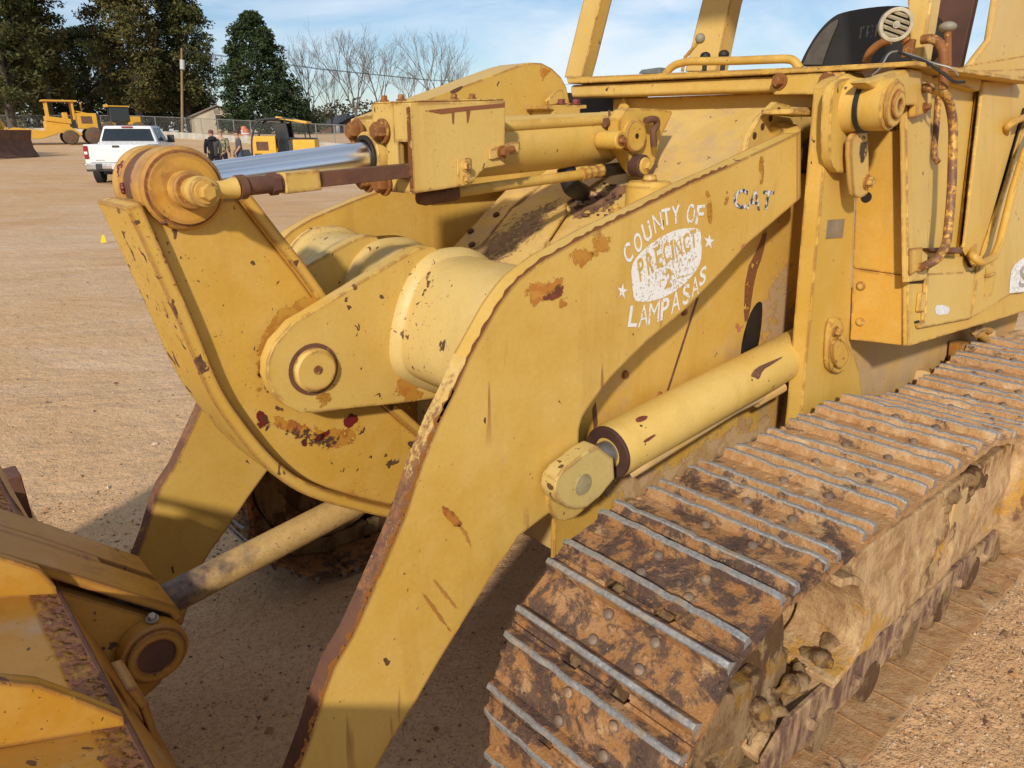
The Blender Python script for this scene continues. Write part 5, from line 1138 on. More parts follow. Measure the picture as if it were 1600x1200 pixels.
# dark brown mud material, and loose gravel on top of the ground
def dark_mud_mat():
    t = NT('dark_mud'); f = t.noise(20, 7, 0.7); g = t.noise(70, 4, 0.6)
    c = t.mix(t.ramp(f, 0.3, 0.7), (0.16, 0.075, 0.03), (0.30, 0.15, 0.06)); c = t.mix(t.ramp(g, 0.6, 0.7, 0, 0.6), c, (0.40, 0.27, 0.15))
    return t.done(c, 0.8, 0, 0.3, t.bump(t.math('ADD', f, g), 0.8, 0.02))
def pebbles(name, n, region, smin, smax, mats, seed):
    rnd = random.Random(seed); mb = MB()
    octa = [(1, 0, 0), (-1, 0, 0), (0, 1, 0), (0, -1, 0), (0, 0, 1), (0, 0, -1)]; of = [(0, 2, 4), (2, 1, 4), (1, 3, 4), (3, 0, 4), (2, 0, 5), (1, 2, 5), (3, 1, 5), (0, 3, 5)]
    for _ in range(n):
        x, y = region(rnd); s = smin + (smax - smin) * rnd.random() ** 3
        a = rnd.random() * 6.28; ca, sa = math.cos(a), math.sin(a); sx, sy, sz = s * rnd.uniform(0.7, 1.3), s * rnd.uniform(0.6, 1.1), s * rnd.uniform(0.4, 0.8)
        vs = []
        for vx, vy, vz in octa:
            px, pyy = vx * sx * rnd.uniform(.7, 1.2), vy * sy * rnd.uniform(.7, 1.2); vs.append((x + px * ca - pyy * sa, y + px * sa + pyy * ca, sz * 0.35 + vz * sz))
        mb.add(vs, of, rnd.choice(range(len(mats))))
    o = mb.obj(name, mats, None, 0, 20, False); return o
PEB = [plain('tan_pebble', (0.46, 0.33, 0.21), 0.85, 0, 0.3, 40, bump=0), plain('brown_pebble', (0.24, 0.135, 0.07), 0.85, 0, 0.3, 40, bump=0), plain('pale_pebble', (0.56, 0.44, 0.31), 0.8, 0, 0.2, 40, bump=0), plain('dark_pebble', (0.16, 0.10, 0.07), 0.8, 0, 0.3, 40, bump=0), plain('orange_pebble', (0.40, 0.21, 0.09), 0.85, 0, 0.3, 40, bump=0)]
def reg(r):
    k = r.random()
    if k < 0.30: return (r.uniform(-2.6, 0.2), r.uniform(-2.2, 1.0))
    if k < 0.62: return (r.uniform(-4.5, -1.2), r.uniform(1.13, 1.6) if r.random() < 0.75 else r.uniform(1.1, 2.2))
    d = 3.0 + 9 * r.random() ** 1.6; a = r.uniform(-0.25, 0.32); dirv = ray(150, 212); ang = math.atan2(dirv.y, dirv.x) + a
    return (CAM.x + d * math.cos(ang), CAM.y + d * math.sin(ang))
tag(pebbles('gravel', 18000, reg, 0.0025, 0.0085, PEB, 4), kind='stuff')
tag(pebbles('loose_stones', 260, reg, 0.009, 0.022, PEB, 14), kind='stuff')

# =================================================================== BACKGROUND
def bg(u, d, dz=0.0):
    v = ray(u, 211); h = Vector((v.x, v.y, 0)).normalized(); q = CAM + h * d; q.z = zg(math.hypot(q.x, q.y)) + dz; return q
def az(u): v = ray(u, 211); return math.atan2(v.y, v.x)
def B(mb, name, mats, parent, bevel=0.0, sharp=35): return mb.obj(name, mats, parent, bevel, sharp)
def pnt(name, col, rough=0.4, spec=0.5): return plain(name, col, rough, 0, 0.08, 3, spec, 0.0, obj=True)
M_TWHITE = pnt('white_car_paint', (0.74, 0.75, 0.76), 0.25); M_GLASS = plain('dark_glass', (0.02, 0.025, 0.03), 0.08, 0, 0.1, 3, 0.6, 0, True)
M_RED = pnt('red_lamp', (0.30, 0.012, 0.02), 0.2); M_CHR = plain('bumper_chrome', (0.6, 0.6, 0.6), 0.2, 0.9, 0.05, 3, bump=0); M_TYRE = plain('tyre_rubber', (0.02, 0.02, 0.02), 0.8, 0, 0.2, 20, bump=0)
M_MYEL = pnt('machine_yellow', (0.60, 0.33, 0.035), 0.5); M_MYEL2 = pnt('machine_golden_yellow', (0.66, 0.36, 0.02), 0.45); M_MBLK = pnt('machine_black', (0.022, 0.026, 0.032), 0.45)
M_MRUST = plain('rusty_blade', (0.13, 0.065, 0.04), 0.8, 0, 0.4, 3, obj=True)

# ---- white pickup truck
D_T = 29.0
trk = empty('pickup_truck', bg(178, D_T), az(178) - R_(12), 'white crew cab pickup truck seen from behind on the dirt lot', 'truck')
def tb(name, boxes, mats, bev=0.03, parent=trk):
    mb = MB()
    for c, d in boxes: mb.box(c, d)
    return mb.obj(name, mats, parent, bev)
mb = MB()
side_pf = [(0.0, 0.62), (0.02, 1.30), (1.95, 1.30), (1.97, 1.32), (2.10, 1.36), (4.3, 1.36), (4.45, 1.32), (5.65, 1.24), (5.78, 1.05), (5.80, 0.62), (5.3, 0.50), (4.95, 0.50), (4.85, 0.78), (4.6, 0.98), (4.2, 0.98), (3.98, 0.78), (3.9, 0.46), (1.60, 0.46), (1.52, 0.78), (1.3, 0.98), (0.9, 0.98), (0.7, 0.78), (0.62, 0.56)]
mb.prism(side_pf, -0.99, 0.99); tbody = mb.obj('body', M_TWHITE, trk, 0.04)
mb = MB()      # crew cab with leaning glass house
cabv = [(2.02, 0.96, 1.34), (2.02, -0.96, 1.34), (4.55, 0.96, 1.34), (4.55, -0.96, 1.34), (2.25, 0.78, 1.90), (2.25, -0.78, 1.90), (3.75, 0.78, 1.92), (3.75, -0.78, 1.92)]
mb.add(cabv, [(0, 1, 5, 4), (2, 6, 7, 3), (0, 4, 6, 2), (1, 3, 7, 5), (4, 5, 7, 6), (0, 2, 3, 1)]); mb.obj('cab', M_TWHITE, trk, 0.06)
mb = MB(); mb.slab([(2.012, 0.86, 1.39), (2.012, -0.86, 1.39), (2.195, -0.74, 1.80), (2.195, 0.74, 1.80)], (-0.012, 0, 0.004)); mb.obj('rear_window', M_GLASS, trk)
for s_ in (1, -1):
    for xa, xb in ((2.42, 3.05), (3.12, 4.1)):
        mb = MB(); mb.slab([(xa, 0.955 * s_, 1.385), (xb, 0.955 * s_, 1.385), (min(xb, 3.72) - 0.02, 0.80 * s_, 1.84), (xa + 0.10, 0.80 * s_, 1.84)], (0, 0.012 * s_, 0.003)); mb.obj('side_window', M_GLASS, trk)
    mb = MB(); mb.box((3.92, 1.14 * s_, 1.46), (0.10, 0.24, 0.28)); mb.tube([(3.95, 0.95 * s_, 1.36), (3.93, 1.1 * s_, 1.40)], 0.03, 8); mb.obj('mirror', M_MBLK, trk, 0.03)
    tb('tail_lamp', [((-0.005, 0.925 * s_, 1.05), (0.05, 0.13, 0.42))], M_RED, 0.02); tb('reverse_lamp', [((-0.012, 0.925 * s_, 1.03), (0.05, 0.10, 0.09))], M_TWHITE, 0.01)
    for xw in (1.1, 4.4):
        mb = MB(); mb.tube([(xw, 0.72 * s_, 0.42), (xw, 0.76 * s_, 0.42), (xw, 0.97 * s_, 0.42), (xw, 1.0 * s_, 0.42)], [0.36, 0.42, 0.42, 0.36], 28); wh = mb.obj('wheel', M_TYRE, trk)
        mb = MB(); mb.tube([(xw, 0.99 * s_, 0.42), (xw, 1.006 * s_, 0.42)], 0.23, 20); mb.obj('rim', M_CHR, wh)
tb('tailgate', [((-0.012, 0, 1.00), (0.04, 1.66, 0.56))], M_TWHITE, 0.025); tb('tailgate_handle', [((-0.035, 0, 1.235), (0.03, 0.22, 0.07))], M_MBLK, 0.01)
tb('bumper', [((-0.14, 0, 0.60), (0.22, 1.0, 0.17)), ((-0.13, 0.72, 0.60), (0.22, 0.50, 0.20)), ((-0.13, -0.72, 0.60), (0.22, 0.50, 0.20))], M_CHR, 0.04); tb('bumper_step', [((-0.11, 0, 0.50), (0.2, 1.9, 0.10)), ((-0.2, 0.55, 0.60), (0.12, 0.2, 0.19)), ((-0.2, -0.55, 0.60), (0.12, 0.2, 0.19)), ((-0.22, 0, 0.40), (0.1, 0.09, 0.09))], M_MBLK, 0.02)
pl8 = tb('licence_plate', [((-0.258, 0, 0.60), (0.012, 0.32, 0.16))], pnt('plate_white', (0.62, 0.58, 0.58)), 0.0)
tb('brake_lamp', [((2.20, 0, 1.86), (0.05, 0.36, 0.05))], M_RED, 0.01); tb('underbody', [((2.9, 0, 0.42), (4.6, 1.3, 0.22))], M_MBLK, 0.05)
tb('badge', [((-0.034, 0.52, 0.80), (0.006, 0.26, 0.03)), ((-0.034, -0.62, 0.80), (0.006, 0.14, 0.03))], M_CHR, 0.0)

# ---- people
def skin_obj(name, chains, mat, parent, sub=1):
    """chains: list of lists of (point, radius); chains start at an earlier vertex when the first entry is an int"""
    vs = []; es = []; rs = []
    for ch in chains:
        prev = None
        for e in ch:
            if isinstance(e, int): prev = e; continue
            p, r = e; vs.append(p); rs.append(r)
            if prev is not None: es.append((prev, len(vs) - 1))
            prev = len(vs) - 1
    me = bpy.data.meshes.new(name); me.from_pydata(vs, es, []); o = bpy.data.objects.new(name, me); COL.objects.link(o)
    me.materials.append(mat); sk = o.modifiers.new('skin', 'SKIN'); sk.use_smooth_shade = True
    for i, r in enumerate(rs):
        d = me.skin_vertices[0].data[i]; d.radius = r if isinstance(r, tuple) else (r, r); d.use_root = (i == 0)
    ss = o.modifiers.new('sub', 'SUBSURF'); ss.levels = sub; ss.render_levels = sub
    o.parent = parent; return o
def person(u, d, turn, label, top, legs, cap=None, hair=None, sleeves=True, arm_fwd=0.1, hood=False, split=None):
    root = empty('person', bg(u, d), az(u) + turn, label, 'person', 'people standing on the lot')
    skin = pnt('skin_%s' % cap if cap else 'skin', (0.42, 0.23, 0.155), 0.6)
    # facing +x; y to the person's left
    hz = 1.60
    body = [[((0, 0, 0.94), (0.10, 0.14)), ((0, 0, 1.15), (0.10, 0.135)), ((0.0, 0, 1.36), (0.115, 0.16)), ((0.0, 0, 1.46), (0.07, 0.08)), ((0.02, 0, 1.52), 0.055), ((0.03, 0, hz), (0.092, 0.078)), ((0.03, 0, hz + 0.10), (0.088, 0.07))]]
    for s_ in (1, -1):
        body.append([2, ((0, 0.19 * s_, 1.40), 0.055), ((-0.02, 0.25 * s_, 1.14), 0.046), ((arm_fwd, 0.25 * s_, 0.93), 0.035), ((arm_fwd + 0.03, 0.25 * s_, 0.85), (0.042, 0.02))])
        base = sum(1 for ch in body for e in ch if not isinstance(e, int)) - 1
        for q in range(4): body.append([base, ((arm_fwd + 0.055 - 0.022 * q, 0.25 * s_, 0.78 + 0.006 * abs(q - 1)), 0.009), ((arm_fwd + 0.045 - 0.022 * q, 0.24 * s_, 0.75 + 0.006 * abs(q - 1)), 0.008)])
        body.append([base, ((arm_fwd + 0.08, 0.235 * s_, 0.83), 0.010), ((arm_fwd + 0.085, 0.225 * s_, 0.80), 0.009)])
        body.append([0, ((0.0, 0.10 * s_, 0.86), 0.085), ((0.02, 0.11 * s_, 0.48), 0.06), ((-0.01, 0.12 * s_, 0.08), 0.042), ((0.13, 0.13 * s_, 0.04), (0.04, 0.035))])
    b = skin_obj('body', body, skin, root, 1)
    mb = MB(); mb.sphere((0.125, 0, hz - 0.005), 0.018, 8, 6, 0, (1, 0.7, 1.2)); mb.sphere((0.105, 0.03, hz + 0.03), 0.009, 6, 5, 1); mb.sphere((0.105, -0.03, hz + 0.03), 0.009, 6, 5, 1); mb.box((0.108, 0, hz - 0.05), (0.01, 0.05, 0.008), 2); mb.sphere((0.03, 0.085, hz), 0.024, 8, 6, 0, (1, 0.5, 1.4)); mb.sphere((0.03, -0.085, hz), 0.024, 8, 6, 0, (1, 0.5, 1.4))
    mb.obj('face', [skin, M_MBLK, M_RED], root)
    tp = [[((0, 0, 0.76), (0.14, 0.185)), ((0, 0, 1.12), (0.13, 0.17)), ((0, 0, 1.34), (0.135, 0.185)), ((0, 0, 1.455), (0.085, 0.10))]]
    for s_ in (1, -1):
        ch = [2, ((0, 0.20 * s_, 1.39), 0.075), ((-0.02, 0.258 * s_, 1.15), 0.062 if sleeves else 0.066)]
        if sleeves: ch.append(((arm_fwd * 0.9, 0.255 * s_, 0.94), 0.05))
        tp.append(ch)
    skin_obj('jacket' if sleeves else 'shirt', tp, top, root, 1)
    lg = [[((0, 0, 1.02), (0.115, 0.16))]]
    for s_ in (1, -1): lg.append([0, ((0.0, 0.10 * s_, 0.84), 0.105), ((0.02, 0.11 * s_, 0.48), 0.078), ((-0.01, 0.12 * s_, 0.09), 0.066)])
    skin_obj('trousers', lg, legs, root, 1)
    mb = MB()
    for s_ in (1, -1): mb.sphere((0.06, 0.125 * s_, 0.045), 0.05, 10, 7, 0, (2.6, 1.0, 0.9))
    mb.obj('shoes', M_MBLK, root)
    mb = MB()
    if cap: mb.sphere((0.025, 0, hz + 0.085), 0.105, 14, 8, 0, (1.05, 0.86, 0.75)); mb.box((0.13, 0, hz + 0.075), (0.12, 0.14, 0.014)); mb.obj('cap', cap, root, 0.0)
    else: mb.sphere((0.012, 0, hz + 0.07), 0.10, 14, 8, 0, (1.02, 0.88, 0.85)); mb.obj('hair', hair, root)
    if hood: mb = MB(); mb.sphere((-0.10, 0, 1.46), 0.12, 12, 8, 0, (0.8, 1.25, 0.7)); mb.obj('hood', hood, root)
    return root
def two_tone(name, a, b):
    t = NT(name); sep = t.n('ShaderNodeSeparateXYZ'); t.l(t.vec(obj=True), sep.inputs[0]); n = t.noise(8, 3, 0.5, t.vec(obj=True))
    c = t.mix(t.ramp(sep.outputs[1], -0.03, 0.0), b, a); return t.done(c, 0.85, 0, 0.2)
def camo(name):
    t = NT(name); V = t.vec(obj=True); c = t.mix(t.ramp(t.noise(9, 3, 0.5, V), 0.47, 0.52), (0.18, 0.17, 0.11), (0.34, 0.30, 0.21)); c = t.mix(t.ramp(t.noise(14, 3, 0.5, V), 0.55, 0.6), c, (0.06, 0.06, 0.04)); return t.done(c, 0.9, 0, 0.2)
M_JEAN = pnt('blue_denim', (0.07, 0.11, 0.20), 0.9, 0.1); M_DKTR = pnt('dark_trousers', (0.02, 0.022, 0.03), 0.9, 0.1)
person(330, 30.0, R_(10), 'man in a black and charcoal hooded jacket and reddish cap seen from behind', two_tone('black_charcoal_jacket', (0.012, 0.012, 0.016), (0.075, 0.072, 0.075)), M_DKTR, cap=pnt('maroon_cap', (0.16, 0.05, 0.05), 0.9), hood=pnt('black_hood', (0.012, 0.012, 0.015), 0.9))
person(344, 31.2, R_(-20), 'man in a camouflage jacket half hidden behind the man in the dark jacket', camo('camouflage_cloth'), M_DKTR, cap=pnt('tan_cap', (0.28, 0.22, 0.15), 0.9))
person(371, 31.0, R_(95), 'bareheaded man in a grey short sleeved shirt and blue jeans', pnt('grey_cotton', (0.085, 0.09, 0.105), 0.9, 0.1), M_JEAN, hair=pnt('brown_hair', (0.05, 0.025, 0.018), 0.8), sleeves=False, arm_fwd=0.16)

# ---- compact yellow and black dozer
dz = empty('compact_dozer', bg(428, 35.5), az(428) + R_(78), 'yellow and black compact dozer with rounded black cage and open door', 'dozer')
def rel(mb, name, mats, parent=dz, bev=0.02): return mb.obj(name, mats, parent, bev)
# local x runs to the picture's left (front), y towards the viewer's far side
mb = MB(); mb.box((0.35, 0, 0.95), (1.05, 1.2, 0.95)); mb.slab([(-0.20, -0.6, 0.48), (-0.20, 0.6, 0.48), (-0.45, 0.6, 1.42), (-0.45, -0.6, 1.42)], (0.1, 0, 0)); bd = rel(mb, 'engine_hood', M_MYEL2, dz, 0.05)
mb = MB(); mb.box((0.40, 0.605, 1.02), (0.5, 0.02, 0.36)); mb.box((0.40, -0.605, 1.02), (0.5, 0.02, 0.36)); mb.box((0.1, 0.605, 0.66), (0.36, 0.02, 0.10)); mb.box((0.6, 0.605, 0.66), (0.3, 0.02, 0.10)); rel(mb, 'grille', M_MRUST, bd, 0.0)
mb = MB(); mb.box((-1.35, 0, 0.98), (0.95, 1.2, 0.62)); mb.box((-1.3, 0, 1.33), (0.98, 1.22, 0.06), 1); rel(mb, 'rear_body', [M_MYEL2, M_MBLK], dz, 0.03)
mb = MB(); mb.box((-0.55, 0, 1.0), (0.66, 1.1, 0.75)); rel(mb, 'cab_base', M_MBLK, dz, 0.03)
for s_ in (0.58, -0.58):
    mb = MB(); mb.tube(arc_path([(0.86, s_, 0.55), (0.84, s_, 1.3), (0.55, s_, 2.08), (-0.4, s_, 2.16), (-1.0, s_, 2.10)], 0.35), 0.045, 10); mb.tube([(-0.72, s_, 1.3), (-0.62, s_, 2.12)], 0.045, 10); mb.tube([(-1.45, s_, 1.3), (-1.38, s_, 2.0)], 0.03, 8); rel(mb, 'cage_bar', M_MBLK, dz, 0.0)
mb = MB(); mb.slab([(-0.25, -0.62, 2.13), (-0.25, 0.62, 2.13), (-1.55, 0.62, 1.92), (-1.55, -0.62, 1.92)], (0, 0, 0.10)); rel(mb, 'roof_visor', M_MYEL2, dz, 0.03)
mb = MB(); mb.box((0.2, 0, 2.10), (0.9, 1.2, 0.05)); rel(mb, 'roof', M_MBLK, dz, 0.02)
for s_ in (0.57, -0.57): mb = MB(); mb.slab([(-0.25, s_, 0.75), (-0.7, s_, 0.72), (-0.64, s_, 1.95), (-0.15, s_, 1.9)], (0, 0.02, 0)); rel(mb, 'door_glass', M_GLASS, dz, 0.0)
mb = MB(); mb.box((-0.3, 0, 1.45), (0.35, 0.5, 0.5)); mb.box((-0.42, 0, 1.8), (0.12, 0.48, 0.5)); rel(mb, 'seat', M_MBLK, dz, 0.05)
for s_ in (0.72, -0.72):
    mb = MB(); mb.prism(smooth_poly([(1.0, 0.05), (1.15, 0.28), (1.0, 0.55), (-1.6, 0.60), (-1.85, 0.32), (-1.65, 0.05)], 2, True), s_ - 0.15, s_ + 0.15); rel(mb, 'track', M_MRUST, dz, 0.02)
mb = MB(); mb.slab([(1.35, -1.1, 0.05), (1.35, 1.1, 0.05), (1.25, 1.1, 0.45), (1.38, 1.1, 0.85), (1.38, -1.1, 0.85), (1.25, -1.1, 0.45)], (0.05, 0, 0)); mb.box((1.0, 0.5, 0.4), (0.8, 0.12, 0.14)); mb.box((1.0, -0.5, 0.4), (0.8, 0.12, 0.14)); rel(mb, 'blade', M_MBLK, dz, 0.01)

# ---- yellow machines at the left edge of the lot
M_DTYRE = plain('dusty_tyre', (0.11, 0.075, 0.05), 0.9, 0, 0.3, 6, obj=True)
def machine_wheel(parent, c, r, w):
    mb = MB(); mb.tube([(c[0], c[1] - w / 2, c[2]), (c[0], c[1] - w / 2 + 0.06, c[2]), (c[0], c[1] + w / 2 - 0.06, c[2]), (c[0], c[1] + w / 2, c[2])], [r * 0.85, r, r, r * 0.85], 24); o = mb.obj('wheel', M_DTYRE, parent)
    mb = MB(); mb.tube([(c[0], c[1] - w / 2 - 0.02, c[2]), (c[0], c[1] + w / 2 + 0.02, c[2])], r * 0.45, 16); mb.obj('rim', M_MRUST, o)
bl = empty('blade_dozer', bg(-62, 51.0), az(-62) + R_(-132), 'yellow crawler dozer with a wide rusty blade at the left edge of the lot', 'dozer')
# local x to the picture's right (front)
mb = MB(); mb.slab(smooth_poly([(0, 0, 0), (0.25, 0, 0.05), (0.30, 0, 0.5), (0.15, 0, 0.95), (0.28, 0, 1.45), (0.15, 0, 1.48), (0.0, 0, 1.0), (0.1, 0, 0.5)], 1, True), (0, 0.02, 0)) if False else None
mb = MB(); pr = [(2.9, 0.02), (2.62, 0.45), (2.55, 0.9), (2.68, 1.42), (2.58, 1.42), (2.42, 0.9), (2.48, 0.42), (2.72, 0.0)]; mb.prism(pr, -1.9, 1.9); Rz = None; mb.obj('blade', M_MRUST, bl, 0.01)
for yy in (1, -1):
    mb = MB(); mb.box((1.6, 0.9 * yy, 0.6), (1.6, 0.2, 0.3)); mb.obj('push_arm', M_MYEL, bl, 0.02); mb = MB(); mb.tube([(1.5, 0.7 * yy, 2.35), (2.3, 0.7 * yy, 1.1)], 0.12, 10); mb.obj('lift_ram', M_MYEL, bl)
mb = MB(); mb.box((0.7, 0, 1.75), (2.6, 1.2, 0.95)); mb.box((0.6, 0, 1.15), (2.4, 1.6, 0.5)); mb.obj('engine_hood', M_MYEL, bl, 0.06)
mb = MB(); mb.box((1.1, 0.61, 1.8), (0.9, 0.03, 0.5)); mb.box((1.1, -0.61, 1.8), (0.9, 0.03, 0.5)); mb.obj('grille', M_MRUST, bl, 0.0)
mb = MB(); mb.box((-1.2, 0, 1.9), (1.0, 1.3, 1.2)); mb.box((-1.1, 0, 3.15), (2.0, 1.8, 0.12)); [mb.box((xx, yy, 2.6), (0.12, 0.12, 1.1)) for xx in (-0.3, -1.9) for yy in (0.75, -0.75)]; mb.obj('operator_cab', M_MYEL, bl, 0.03)
for s_ in (0.95, -0.95): mb = MB(); mb.prism(smooth_poly([(1.7, 0.1), (1.95, 0.55), (1.6, 0.98), (-1.7, 1.0), (-2.1, 0.55), (-1.7, 0.05)], 2, True), s_ - 0.27, s_ + 0.27); mb.obj('track', M_MRUST, bl, 0.03)
gr = empty('motor_scraper', bg(104, 66.0), az(104) + R_(-84), 'yellow earthmoving tractor with an open canopy parked behind the blade dozer', 'tractor')
mb = MB(); mb.box((1.45, 0, 1.62), (1.3, 1.2, 1.1)); mb.slab([(0.75, -0.55, 2.25), (0.75, 0.55, 2.25), (2.1, 0.55, 1.95), (2.1, -0.55, 1.95)], (0, 0, 0.1)); eh = mb.obj('engine_hood', M_MYEL, gr, 0.05)
mb = MB(); mb.box((1.4, 0.61, 1.7), (0.7, 0.02, 0.5)); mb.box((1.4, -0.61, 1.7), (0.7, 0.02, 0.5)); mb.obj('grille', M_MRUST, eh, 0.0)
mb = MB(); mb.box((2.2, 0, 1.55), (0.25, 1.1, 1.1)); mb.obj('radiator_guard', M_MBLK, gr, 0.04)
mb = MB(); mb.box((-0.5, 0, 1.25), (1.6, 1.2, 0.7)); mb.slab([(-1.2, -0.7, 1.6), (-1.2, 0.7, 1.6), (0.4, 0.7, 1.4), (0.4, -0.7, 1.4)], (0, 0, 0.35)); mb.box((0.1, 0, 1.75), (0.35, 0.6, 0.9)); mb.obj('operator_station', M_MYEL, gr, 0.05)
mb = MB(); [mb.box((xx, yy, 2.35), (0.14, 0.14, 1.3)) for xx in (-1.0, 0.62) for yy in (0.6, -0.6)]; mb.box((-0.15, 0, 2.98), (2.2, 1.7, 0.10)); mb.tube([(1.3, 0.5, 2.2), (1.3, 0.5, 2.95)], 0.05, 8); mb.obj('canopy', M_MYEL, gr, 0.02)
mb = MB(); mb.slab([(-3.6, -0.9, 0.35), (-3.6, -0.9, 1.0), (-3.2, -0.9, 1.15), (-1.4, -0.9, 0.95), (0.3, -0.9, 1.2), (1.0, -0.9, 0.7), (0.6, -0.9, 0.45), (-0.4, -0.9, 0.8), (-1.6, -0.9, 0.4)], (0, 1.8, 0)); mb.obj('frame', M_MYEL, gr, 0.04)
machine_wheel(gr, (0.15, -0.9, 0.5), 0.5, 0.4); machine_wheel(gr, (0.15, 0.9, 0.5), 0.5, 0.4); machine_wheel(gr, (1.7, -0.9, 0.6), 0.6, 0.4); machine_wheel(gr, (1.7, 0.9, 0.6), 0.6, 0.4)
lo = empty('wheel_loader', bg(190, 76.0), az(190) + R_(100), 'dark cabbed yellow machine mostly hidden behind the pickup truck', 'loader')
mb = MB(); mb.box((0, 0, 1.9), (1.5, 1.3, 1.2)); mb.obj('cab', M_GLASS, lo, 0.06)
mb = MB(); mb.box((0, 0, 2.55), (1.7, 1.5, 0.1)); mb.box((0.9, 0, 2.58), (0.3, 0.6, 0.22)); mb.box((-1.1, 0, 1.4), (1.0, 1.2, 0.7)); mb.box((1.2, 0, 1.0), (1.6, 0.9, 0.5)); mb.obj('body', M_MYEL, lo, 0.04)
for xx in (-1.3, 1.1):
    for yy in (-0.9, 0.9): machine_wheel(lo, (xx, yy, 0.65), 0.65, 0.45)

# ---- yellow marker flag, traffic barrels
fl = empty('marker_flag', Z(162, 381, 0), az(162), 'small yellow marker flag stuck in the dirt at left', 'flag')
mb = MB(); mb.slab([(0, -0.045, 0.02), (0, 0.045, 0.02), (0, 0.0, 0.15), (0, -0.03, 0.13)], (0.006, 0, 0.0)); mb.obj('flag', pnt('flag_yellow', (0.72, 0.58, 0.01), 0.6), fl); mb = MB(); mb.tube([(0.01, 0.045, 0), (0.01, 0.02, 0.13)], 0.003, 6); mb.obj('wire', M_STEEL, fl)
def barrel(u, d, lab):
    r = empty('traffic_barrel', bg(u, d), 0, lab, 'barrel', 'traffic barrels on the lot'); mb = MB(); zs = [0, .08, .3, .31, .5, .51, .7, .71, .9, 1.0]; 
    mb.tube([(0, 0, z) for z in zs], [.32, .30, .29, .28, .28, .27, .27, .26, .25, .18], 18); mb.obj('drum', pnt('orange_plastic', (0.60, 0.16, 0.06), 0.5), r)
    mb = MB(); mb.ring((0, 0, .33), (0, 0, .46), .292, .27, 18); mb.ring((0, 0, .55), (0, 0, .66), .285, .26, 18); mb.obj('white_band', M_TWHITE, r)
barrel(385, 70, 'orange and white traffic barrel left of the compact dozer'); barrel(382, 76, 'second orange traffic barrel just behind the nearer one')

# ---- barrier wall and chain link fence
def wallpt(u): 
    t = (min(u, 610) - 234) / (539 - 234); d = 78 + (55 - 78) * t; return d
M_CONC = plain('weathered_white_concrete', (0.42, 0.40, 0.35), 0.9, 0, 0.25, 1.2); M_POSTG = plain('galvanised_post', (0.26, 0.26, 0.25), 0.5, 0.3, 0.15, 10)
def wirenet():
    t = NT('chain_link_wire'); sep = t.n('ShaderNodeSeparateXYZ'); t.l(t.vec(obj=True), sep.inputs[0])
    a = t.math('ADD', sep.outputs[0], sep.outputs[2]); b = t.math('SUBTRACT', sep.outputs[0], sep.outputs[2])
    def ln(x): return t.ramp(t.math('ABSOLUTE', t.math('SUBTRACT', t.math('FRACT', t.math('MULTIPLY', x, 12.0)), 0.5)), 0.44, 0.47)
    f = t.math('MAXIMUM', ln(a), ln(b)); tr = t.n('ShaderNodeBsdfTransparent'); mx = t.n('ShaderNodeMixShader'); t.l(f, mx.inputs[0]); t.l(tr.outputs[0], mx.inputs[1]); t.l(t.b.outputs[0], mx.inputs[2]); t.l(mx.outputs[0], t.out.inputs[0]); return t.done((0.22, 0.22, 0.21), 0.5, 0.3)
M_NET = wirenet()
us = [-80, -20, 40, 100, 150, 190, 234, 280, 330, 380, 430, 480, 539, 610, 690, 780]
wl = empty('barrier_wall', bg(234, wallpt(234)), 0, 'low weathered white concrete barrier wall along the far edge of the lot', 'wall'); wlo = wl.location.copy()
fe = empty('chain_link_fence', bg(234, wallpt(234)), 0, 'chain link fence on thin grey posts standing behind the low white wall', 'fence')
wp = [bg(u, wallpt(u)) for u in us]
for i in range(len(us) - 1):
    a, b = wp[i] - wlo, wp[i + 1] - wlo; mb = MB(); side_ = Vector((-(b - a).y, (b - a).x, 0)).normalized() * 0.25; e = (b - a).normalized() * 0.02
    mb.slab([a + e - Vector((0, 0, 0.3)), b - e - Vector((0, 0, 0.3)), b - e + Vector((0, 0, 0.52)), a + e + Vector((0, 0, 0.52))], side_); mb.obj('wall_segment', M_CONC, wl, 0.02)
    n = max(1, round((b - a).length / 3.0)); s2 = side_ * 3
    for k in range(n):
        q = a.lerp(b, k / n) + s2; mb = MB(); mb.tube([q - Vector((0, 0, 0.3)), q + Vector((0, 0, 1.75))], 0.035, 8); mb.obj('post', M_POSTG, fe)
    mb = MB(); mb.tube([a + s2 + Vector((0, 0, 1.72)), b + s2 + Vector((0, 0, 1.72))], 0.025, 6); mb.obj('top_rail', M_POSTG, fe)
    ln = (b - a).length; ang = math.atan2((b - a).y, (b - a).x); dzz = b.z - a.z
    mb = MB(); mb.add([(0, 0, 0), (ln, 0, dzz), (ln, 0, dzz + 1.7), (0, 0, 1.7)], [(0, 1, 2, 3)]); o = mb.obj('wire_mesh', M_NET, fe); o.location = a + s2; o.rotation_euler = (0, 0, ang)

